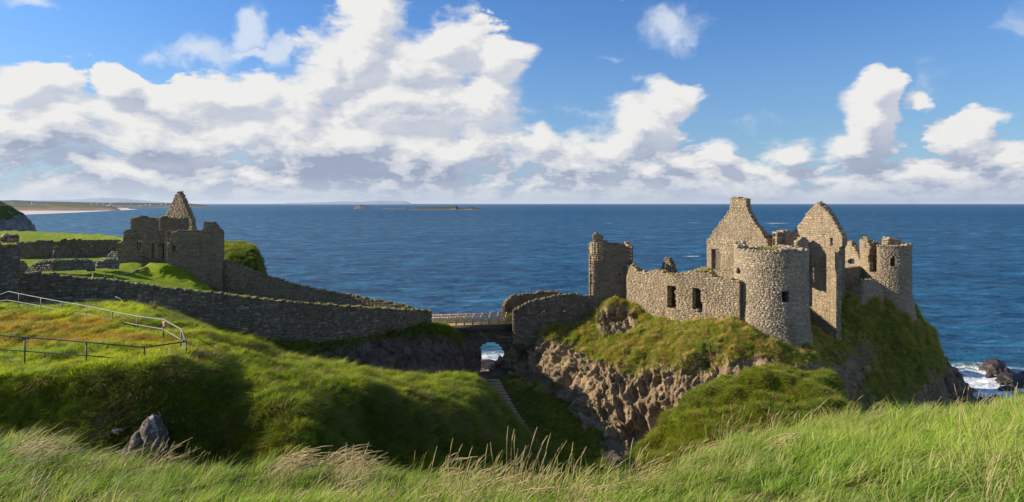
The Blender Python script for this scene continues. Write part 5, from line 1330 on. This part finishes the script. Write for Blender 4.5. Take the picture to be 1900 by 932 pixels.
# town headland: low green land then a dark built-up strip
ridge('far_coast', [(-400, 372), (0, 372), (30, 371), (60, 373), (110, 374), (180, 376), (250, 376), (300, 377), (345, 377), (362, 378.5), (383, 381)], 5200, 900, M_far, amp=2.5, g=1)
ridge('dune_coast', [(-500, 379), (0, 380), (50, 381), (88, 382), (95, 379.5), (110, 378), (128, 379.5), (150, 381), (185, 382), (205, 383), (218, 387)], 2900, 1100, ground_mat('dune_ground', rock=(0.20, 0.14, 0.10), ga=(0.09, 0.10, 0.03), gb=(0.14, 0.14, 0.04), rough_scale=0.02, dark=0.7), amp=2.0, g=1)
M_sand = plain_mat('beach_sand', (0.62, 0.46, 0.36), 0.95, scale=0.02, var=0.08, bumpd=0)
M_surf = plain_mat('surf_line', (0.75, 0.76, 0.76), 0.7, scale=0.05, var=0.1, bumpd=0)
def strip(name, near, far, mat, z):
    V = []; 
    for (u, v) in near: Y = (Z0 - z) * F / (v - CV); V.append(((u - CU) / F * Y, Y, z))
    for (u, v) in far: Y = (Z0 - z) * F / (v - CV); V.append(((u - CU) / F * Y, Y, z))
    n = len(near); o = mesh_obj(name, V, [(i, i + 1, n + i + 1, n + i) for i in range(n - 1)], mat); o['kind'] = 'structure'; return o
strip('beach', [(-60, 399), (38, 397.3), (90, 395.5), (140, 393.5), (190, 391.2), (225, 389.5), (240, 388.5)], [(-60, 388), (38, 389), (90, 389), (140, 388.2), (190, 387), (215, 386), (238, 386.3)], M_sand, 0.9)
strip('surf', [(-60, 400.5), (38, 398.6), (90, 396.6), (140, 394.6), (190, 392.2), (225, 390.4), (256, 388.6)], [(-60, 398.6), (38, 397.2), (90, 395.4), (140, 393.4), (190, 391.1), (225, 389.4), (240, 388.0)], M_surf, 0.7)
M_roof = plain_mat('slate_roof', (0.12, 0.12, 0.13), 0.8, bumpd=0)
hm = MB(); hm.add([(-7, -5, 0), (7, -5, 0), (7, 5, 0), (-7, 5, 0), (-7, -5, 7), (7, -5, 7), (7, 5, 7), (-7, 5, 7)], [(0, 1, 5, 4), (1, 2, 6, 5), (2, 3, 7, 6), (3, 0, 4, 7)])
hroof = MB(); hroof.add([(-7.4, -5.5, 6.8), (7.4, -5.5, 6.8), (7.4, 5.5, 6.8), (-7.4, 5.5, 6.8), (-7.4, 0, 11), (7.4, 0, 11)], [(0, 1, 5, 4), (2, 3, 4, 5), (0, 4, 3), (1, 2, 5)])
hw0 = hm.build('wall', M_white); hr0 = hroof.build('roof', M_roof); M_w, M_r = hw0.data, hr0.data
bpy.data.objects.remove(hw0); bpy.data.objects.remove(hr0)
hs = [(20, 376, 5000), (24, 376.3, 4900), (60, 377, 4400), (63, 377.2, 4400), (164, 377.6, 5250), (170, 377.8, 5250), (181, 378, 5250)]
hr_ = random.Random(3)
for k in range(44):
    hs.append((hr_.uniform(150, 330) if k < 46 else hr_.uniform(-20, 150), None, 5300 + hr_.uniform(-60, 300)))
for u, v, Y in hs:
    zz_ = (Z0 - (v - CV) / F * Y) if v else hr_.uniform(16, 34)
    h_ = bpy.data.objects.new('house', None); C.objects.link(h_); h_.location = ((u - CU) / F * Y, Y, max(zz_ - 4, 6)); h_.rotation_euler = (0, 0, hr_.uniform(-.7, .7))
    s_ = hr_.uniform(.5, 1.0); h_.scale = (s_, s_, s_ * .9)
    if v is None: tag(h_, 'tiny pale house in the far town beyond the beach', 'house', 'tiny pale houses of the far town')
    elif Y < 5100: tag(h_, 'tiny white house on the far green land left of the beach' , 'house', 'tiny white houses on the far green land')
    else: tag(h_, 'tiny pale house in the far town beyond the beach', 'house', 'tiny pale houses of the far town')
    for nm, me in (('wall', M_w), ('roof', M_r)):
        c_ = bpy.data.objects.new(nm, me); C.objects.link(c_); c_.parent = h_
mb = MB(); q = P(206, 377, 5200); q[2] = 14; mb.tube([q, q + np.array([0, 0, 26]), q + np.array([0, 0, 38])], [5.5, 4.5, .5], 8)
tag(mb.build('church_spire', M_white), 'tiny pale spire standing above the far town', 'spire')

# ================================================================== PEOPLE
def cloth(name, c): return plain_mat(name, c, 0.85, scale=20, var=0.2, bumpd=0)
M_skin = cloth('skin', (0.45, 0.27, 0.19))
def person(label, foot, face, top_c, leg_c, hair_c, arm=(0.25, 0.1), lean=0.0, bag=False, hgt=1.72):
    """one skinned body; jacket colour, legs and hair as they read in the photo"""
    s = hgt / 1.72; root = empty('person', label, 'person', tuple(foot))
    me = bpy.data.meshes.new('body'); J = {}
    def j(n, x, y, z): J[n] = (x, y + lean * z * 0.2, z)
    j('hip', 0, 0, .95); j('waist', 0, 0, 1.10); j('chest', 0, .01, 1.32); j('neck', 0, .0, 1.47); j('head', 0, -.03, 1.60); j('crown', 0, -.02, 1.70)
    for sd, nm in ((-1, 'l'), (1, 'r')):
        j(nm + 'hip', sd * .10, 0, .90); j(nm + 'knee', sd * .11, -.03 - sd * .05, .50); j(nm + 'ank', sd * .11, .02 - sd * .09, .09); j(nm + 'toe', sd * .12, -.14 - sd * .09, .04)
        j(nm + 'sh', sd * .19, .01, 1.40); j(nm + 'elb', sd * (.24), .05 - arm[0] * .3, 1.12); j(nm + 'wri', sd * .21, -.06 - arm[0] * .6, .90 + arm[1]); j(nm + 'hand', sd * .20, -.11 - arm[0] * .7, .83 + arm[1])
    names = list(J); E = [('hip', 'waist'), ('waist', 'chest'), ('chest', 'neck'), ('neck', 'head'), ('head', 'crown')]
    for nm in 'lr': E += [('hip', nm + 'hip'), (nm + 'hip', nm + 'knee'), (nm + 'knee', nm + 'ank'), (nm + 'ank', nm + 'toe'), ('chest', nm + 'sh'), (nm + 'sh', nm + 'elb'), (nm + 'elb', nm + 'wri'), (nm + 'wri', nm + 'hand')]
    rad = {'hip': .15, 'waist': .14, 'chest': .17, 'neck': .06, 'head': .10, 'crown': .08}
    for nm in 'lr': rad.update({nm + 'hip': .10, nm + 'knee': .065, nm + 'ank': .045, nm + 'toe': .04, nm + 'sh': .07, nm + 'elb': .052, nm + 'wri': .038, nm + 'hand': .04})
    me.from_pydata([J[k] for k in names], [(names.index(a), names.index(b)) for a, b in E], [])
    o = bpy.data.objects.new('body', me); C.objects.link(o)
    sk = o.modifiers.new('skin', 'SKIN'); o.modifiers.new('sub', 'SUBSURF').levels = 1
    for i, k in enumerate(names):
        d = me.skin_vertices[0].data[i]; d.radius = (rad[k], rad[k] * (.75 if k in ('hip', 'waist', 'chest') else 1)); d.use_root = (k == 'hip')
    dg = bpy.context.evaluated_depsgraph_get(); m2 = bpy.data.meshes.new_from_object(o.evaluated_get(dg)); bpy.data.objects.remove(o)
    m2.materials.clear()
    for m in (cloth('trousers', leg_c), cloth('jacket', top_c), M_skin): m2.materials.append(m)
    for p_ in m2.polygons:
        z_ = p_.center.z; x_ = abs(p_.center.x)
        hand = (z_ < .88 + arm[1] + .02 and z_ > .72 + arm[1] and x_ > .15 and p_.center.y < -.07)
        p_.material_index = 2 if (z_ > 1.47 or hand) else (1 if z_ > .93 or (x_ > .17 and z_ > .85) else 0); p_.use_smooth = True
    b = bpy.data.objects.new('body', m2); C.objects.link(b); b.parent = root
    # hair or hat over the back and top of the head
    import bmesh
    bm = bmesh.new(); bmesh.ops.create_uvsphere(bm, u_segments=14, v_segments=9, radius=.118)
    for v_ in bm.verts: v_.co.y += .02; v_.co.z *= 1.02
    bmesh.ops.delete(bm, geom=[f for f in bm.faces if f.calc_center_median().z < -.05 or (f.calc_center_median().y < -.045 and f.calc_center_median().z < .045)], context='FACES')
    hm_ = bpy.data.meshes.new('hair'); bm.to_mesh(hm_); bm.free(); hm_.materials.append(cloth('hair', hair_c))
    h_ = bpy.data.objects.new('hair', hm_); C.objects.link(h_); h_.parent = root; h_.location = (0, -.03 + lean * .32, 1.625)
    if bag:
        mb = MB(); mb.box((0, .19, 1.2), (.28, .16, .42), jit=.01); bb = mb.build('backpack', cloth('bag', (0.03, 0.03, 0.04))); bb.parent = root
    root.rotation_euler = (0, 0, face); root.scale = (s, s, s)
    return root
def lawn_z(x, y):
    G = SHEETS['lawn'][0].reshape(-1, 3); d = (G[:, 0] - x) ** 2 + (G[:, 1] - y) ** 2; return G[d.argmin(), 2]
def stand(u, Y, dz=0):
    x = (u - CU) / F * Y; return (x, Y, lawn_z(x, Y) + dz)
person('person in dark blue jacket and pale hat standing by the back lawn wall', stand(100, 106), 2.6, (0.03, 0.05, 0.12), (0.02, 0.025, 0.04), (0.5, 0.46, 0.40), bag=False)
person('person in pale pink top standing near the gatehouse ruin corner', stand(208.5, 103.5), 0.3, (0.45, 0.30, 0.28), (0.25, 0.2, 0.18), (0.10, 0.07, 0.05))
person('person at the left end of the lawn in grey brown clothes beside the tall wall', stand(54, 72), 1.2, (0.22, 0.18, 0.15), (0.08, 0.07, 0.06), (0.2, 0.15, 0.1))
person('dark haired person in black jacket alone behind the long wall', stand(121.5, 68.5), 1.5, (0.03, 0.03, 0.03), (0.03, 0.03, 0.04), (0.06, 0.045, 0.03), lean=.3)
person('fair haired person in reddish top behind the long wall, leftmost of three', stand(172.5, 69.8), 2.4, (0.35, 0.16, 0.13), (0.05, 0.05, 0.07), (0.55, 0.45, 0.28))
person('dark haired person in black top behind the long wall, middle of three', stand(196.5, 70.2), 2.0, (0.03, 0.03, 0.035), (0.04, 0.04, 0.06), (0.08, 0.05, 0.03), lean=.2)
person('person in pale top behind the long wall, rightmost of three', stand(214.5, 70.6), 2.0, (0.55, 0.50, 0.45), (0.06, 0.06, 0.09), (0.2, 0.14, 0.09))

# worn path climbing the lawn to the ruin
pl_, pr_ = [], []
for k in range(24):
    u = 222 + 52 * k / 23; Y = 87.5 + 7.2 * (k / 23) ** 0.9; x = (u - CU) / F * Y
    for lst, o_ in ((pl_, -0.42), (pr_, 0.42)):
        q = (x + o_ * .45, Y + o_ * 1.0); lst.append((q[0], q[1], lawn_z(*q) + 0.05))
o = mesh_obj('path', pl_ + pr_, [(i, i + 1, 24 + i + 1, 24 + i) for i in range(23)], plain_mat('trodden_earth', (0.36, 0.29, 0.16), 0.95, scale=2), smooth=True); o['kind'] = 'structure'

# ================================================================== GRASS
m = M_blade_near
near_p = [proto('long_grass', m, 26, 0.34, 0.13, w_, l_, s, seg=4, curl=0.5) for s, w_, l_ in ((1, .0055, .9), (2, .0075, .7), (3, .0065, 1.1), (4, .009, .9), (5, .006, 1.3))]
def w_near(G, g, N):
    y = G[..., 1]; d = np.hypot(G[..., 0], y)
    vis = (y > 1.7) & (y < 13) & (np.abs(G[..., 0]) < 1.0 * y + 2.0)
    return vis * 1.0 / (1 + 0.0 * d)
tuft_field('grass', 'near_knoll', 17000, near_p, (0.40, 1.0), w_near, 1, wind=0.15, wjit=0.5, sink=0.02, big=0.7)
grs = C.objects['grass'] if 'grass' in C.objects else None
stp = [stalk_proto('seed_stalks', s, 5, 0.50, l, M_straw, hr=0.0036) for s, l in ((1, .3), (2, .5), (3, .8))]
def w_st(G, g, N):
    y = G[..., 1]; x = G[..., 0]; clump = np.clip(fbm(np.stack([x * .8, y * .8, x * 0], -1), 3) * 2.6 + 0.2, 0.02, 1) * np.where(x < 0.3 * y * 0.4, 1.0, 0.35)
    return (y > 3.4) & (y < 9.5) & (np.abs(x) < 0.95 * y) & True, clump
def w_st2(G, g, N): a, b = w_st(G, g, N); return a * b
o = tuft_field('seeding_grass', 'near_knoll', 560, stp, (0.5, 1.0), w_st2, 5, wind=0.1, wjit=0.35)
# two pale feathery clumps leaning right, centre left
fp = [stalk_proto('feathery_stalks', s, 30, 0.46, 0.9, M_straw, hr=0.0045) for s in (11, 12)]
G_, _, _, _ = SHEETS['near_knoll']; Gf = G_.reshape(-1, 3)
def near_z(x, y): d = (Gf[:, 0] - x) ** 2 + (Gf[:, 1] - y) ** 2; return Gf[d.argmin(), 2]
pts = []
for u, Y in ((505, 6.6), (515, 6.4), (528, 6.6), (612, 6.5), (625, 6.3), (600, 6.6), (40, 7.2), (20, 7.4), (55, 7.0)):
    x = (u - CU) / F * Y; pts.append((x, Y, near_z(x, Y)))
scatter('feathery_grass', pts, [(0, 0, random.uniform(-.2, .2)) for _ in pts], [(.8, .8, .8)] * len(pts), fp)

hp = [proto('meadow_tuft', M_blade_hill, 22, 0.30, 0.20, 0.010, 0.6, s, seg=2) for s in (21, 22, 23)]
def w_hill(G, g, N):
    y = G[..., 1]; v = CV + (Z0 - G[..., 2]) / y * F
    return ((y > 22) & (y < 58) & (v < 900)) * g * (0.4 + np.clip(fbm(G * 0.35, 3) + .6, 0, 1.4)) * np.where(N[..., 2] > 0.72, 1.0, 0.15) * (30.0 / y) ** 1
tuft_field('meadow_grass', 'hillside', 90000, hp, (0.55, 1.25), w_hill, 11, wind=0.1, wjit=0.8, sink=0.03)
bp = [proto('bank_tuft', M_blade_dark, 26, 0.55, 0.22, 0.009, 0.9, s, seg=3) for s in (31, 32, 33)]
def w_bank(G, g, N):
    y = G[..., 1]; v = CV + (Z0 - G[..., 2]) / y * F
    return ((y > 22) & (y < 54) & (v < 905)) * np.clip(g, 0.2, 1) * np.where(N[..., 2] < 0.80, 1.0, 0.06)
tuft_field('bank_grass', 'hillside', 30000, bp, (0.5, 1.3), w_bank, 13, wind=0.3, wjit=0.9, sink=0.05, big=0.6, droop=True)
bd = [proto('dry_bank_tuft', M_blade_dry, 20, 0.62, 0.20, 0.009, 1.1, s, seg=3) for s in (34, 35)]
def w_bd(G, g, N): return w_bank(G, g, N) * np.clip(fbm(G * .8 + 31, 3) * 3 - 0.3, 0, 1)
tuft_field('bank_grass', 'hillside', 4200, bd, (0.6, 1.2), w_bd, 14, wind=0.2, wjit=0.6, sink=0.05, droop=True)
hl = [proto('tussock', M_blade_hill, 34, 0.52, 0.20, 0.010, 1.0, s, seg=3) for s in (24, 25)]
def w_hl(G, g, N): return w_hill(G, g, N) * np.clip(fbm(G * .7 + 13, 3) * 3.5 - 0.4, 0, 1)
tuft_field('tussock_grass', 'hillside', 7000, hl, (0.5, 1.3), w_hl, 12, wind=0.1, wjit=0.6, sink=0.04)
M_weed = blade_mat('weed_blades', ga=(0.10, 0.09, 0.02), gb=(0.20, 0.16, 0.03), dry=(0.30, 0.17, 0.06), tipc=(0.36, 0.22, 0.09))
wd = [proto('weed_clump', M_weed, 30, 0.42, 0.26, 0.013, 0.7, s, seg=2) for s in (81, 82)]
def w_wd(G, g, N): return w_hill(G, g, N) * np.clip(fbm(G * 1.1 + 53, 3) * 5 - 1.0, 0, 1)
tuft_field('weeds', 'hillside', 2600, wd, (0.5, 1.2), w_wd, 16, wind=0.1, wjit=0.9, sink=0.04)
mp = [proto('mound_tuft', M_blade_mound, 22, 0.42, 0.24, 0.012, 0.9, s, seg=2) for s in (41, 42, 43)]
def w_md(G, g, N): v = CV + (Z0 - G[..., 2]) / G[..., 1] * F; return (v < 910) * np.clip(g - 0.2, 0, 1) * np.clip(fbm(G * .6 + 4, 3) + .75, .05, 1.5)
tuft_field('mound_grass', 'grassy_mound', 26000, mp, (0.6, 1.3), w_md, 17, wind=0.2, wjit=0.9, sink=0.05, droop=True)
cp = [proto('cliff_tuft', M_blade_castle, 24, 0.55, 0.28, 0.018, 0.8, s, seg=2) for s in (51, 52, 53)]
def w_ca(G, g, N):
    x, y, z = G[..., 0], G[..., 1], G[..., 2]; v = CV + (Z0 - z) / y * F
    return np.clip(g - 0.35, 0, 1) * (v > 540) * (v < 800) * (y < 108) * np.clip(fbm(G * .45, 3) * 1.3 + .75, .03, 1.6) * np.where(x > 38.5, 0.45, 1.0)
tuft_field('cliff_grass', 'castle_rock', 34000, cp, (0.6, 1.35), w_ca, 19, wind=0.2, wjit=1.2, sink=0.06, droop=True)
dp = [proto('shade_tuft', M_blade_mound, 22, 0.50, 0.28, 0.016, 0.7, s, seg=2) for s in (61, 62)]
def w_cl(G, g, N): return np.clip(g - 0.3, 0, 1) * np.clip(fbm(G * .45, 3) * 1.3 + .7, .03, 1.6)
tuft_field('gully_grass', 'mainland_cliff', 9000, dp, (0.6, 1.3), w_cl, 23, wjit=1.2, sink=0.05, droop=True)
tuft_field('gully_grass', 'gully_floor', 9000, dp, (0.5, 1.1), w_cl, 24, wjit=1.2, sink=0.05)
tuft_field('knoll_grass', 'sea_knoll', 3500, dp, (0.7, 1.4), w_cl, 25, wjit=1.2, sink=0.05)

def wall_top_grass(name, roots, n, protos, size, seed, side=True):
    r = np.random.default_rng(seed); pts = []
    for rn, (u0, u1) in roots:
        for (M, S_, Z_, T_) in TOPS[rn]:
            k = r.integers(0, len(S_), n * 3); q = M(S_[k] + r.uniform(-.12, .12, len(k)), Z_[k] + 0.03, r.uniform(0.05, max(T_ - .05, .1), len(k)))
            uu = CU + F * q[:, 0] / q[:, 1]; q = q[(uu > u0) & (uu < u1)]
            keep = fbm(q * .8 + seed, 3) > -0.15; pts.append(q[keep][:n])
    pts = np.concatenate(pts); m_ = len(pts)
    return scatter(name, pts, np.stack([r.normal(0, .2, m_), r.normal(0, .2, m_), r.uniform(-1, 1, m_)], 1), np.repeat(r.uniform(size[0], size[1], m_)[:, None], 3, 1), protos)
wp = [proto('wall_tuft', M_blade_dry, 18, 0.34, 0.20, 0.014, 0.8, s, seg=2) for s in (71, 72)]
wg = [proto('wall_tuft', M_blade_castle, 18, 0.34, 0.20, 0.014, 0.8, s, seg=2) for s in (73, 74)]
wall_top_grass('wall_top_grass', [('curtain_wall', (1168, 1372)), ('parapet_block', (0, 1900)), ('long_wall', (400, 801)), ('diagonal_wall', (540, 764)), ('boundary_wall', (-50, 40))], 340, wg, (0.5, 1.1), 5)
wall_top_grass('wall_top_grass', [('curtain_wall', (1168, 1372)), ('round_tower.001', (1600, 1635)), ('gatehouse_ruin', (219, 330)), ('long_wall', (36, 801)), ('gable_wall', (1312, 1400))], 160, wp, (0.5, 1.1), 6)
a_ = np.random.default_rng(8); rr_ = 3.2 * np.sqrt(a_.uniform(size=420)); th_ = a_.uniform(0, 6.283, 420)
scatter('dry_grass', np.stack([ctr[0] + rr_ * np.cos(th_), ctr[1] + rr_ * np.sin(th_), 27.05 + 0 * rr_], 1), np.stack([0 * th_, 0 * th_, th_], 1), np.full((420, 3), 1.0), wp)

# leafy bush at the corner of the railing, and a yellow flowered weed on the far hump
M_leaf = plain_mat('bush_leaf', (0.09, 0.10, 0.02), 0.7, scale=2, var=0.5, bumpd=0)
def bush(name, label, c, size, n, mat, cat='bush'):
    r = random.Random(n); root = empty(name, label, cat, tuple(c)); mb = MB(); ml = MB()
    for i in range(26):
        a = r.uniform(0, 6.28); rr = r.uniform(.1, 1) * size[0]; e = Vector((c[0] + rr * math.cos(a), c[1] + rr * math.sin(a) * .7, c[2] + size[1] * r.uniform(.5, 1)))
        p0 = Vector(c); mid = (p0 + e) / 2 + Vector((0, 0, .12)); mb.tube([p0, mid, e], [.012, .008, .003], 4, cap=False)
        for k in range(n // 26):
            t = r.uniform(.3, 1); q = p0.lerp(e, t) + Vector((r.gauss(0, .06), r.gauss(0, .06), r.gauss(0, .05)))
            d = Vector((r.gauss(0, 1), r.gauss(0, 1), r.gauss(0, .6))).normalized() * r.uniform(.03, .06); s = d.cross(Vector((r.gauss(0, 1), r.gauss(0, 1), r.gauss(0, 1)))).normalized() * .018
            ml.add([q - d, q + s, q + d, q - s], [(0, 1, 2, 3)])
    mb.build('stem', M_straw, root); o = ml.build('foliage', mat, root); o['kind'] = 'stuff'
bush('bush', 'brownish weedy bush just outside the corner of the railing', P(366, 686, 28.4), (.55, .85), 2600, M_leaf)
bush('bush', 'small weed with yellow tips on the hump below the long wall', P(286, 588, 46), (.3, 1.2), 900, plain_mat('yellow_leaf', (0.40, 0.30, 0.03), 0.7, bumpd=0), 'weed')

# ================================================================== HAZE
hz, n, b = new_mat('sea_air'); hz.node_tree.nodes.remove(b)
vp = n.new('ShaderNodeVolumePrincipled', {'Color': (0.80, 0.88, 1.0), 'Density': 1.1e-5, 'Anisotropy': 0.2})
n.set([q for q in hz.node_tree.nodes if q.type == 'OUTPUT_MATERIAL'][0].inputs['Volume'], vp.outputs[0])
mb = MB(); S_ = 80000.0; mb.hexa([(-S_, -S_, -6), (S_, -S_, -6), (S_, S_, -6), (-S_, S_, -6), (-S_, -S_, 330), (S_, -S_, 330), (S_, S_, 330), (-S_, S_, 330)])
tag(mb.build('haze', hz), kind='stuff')
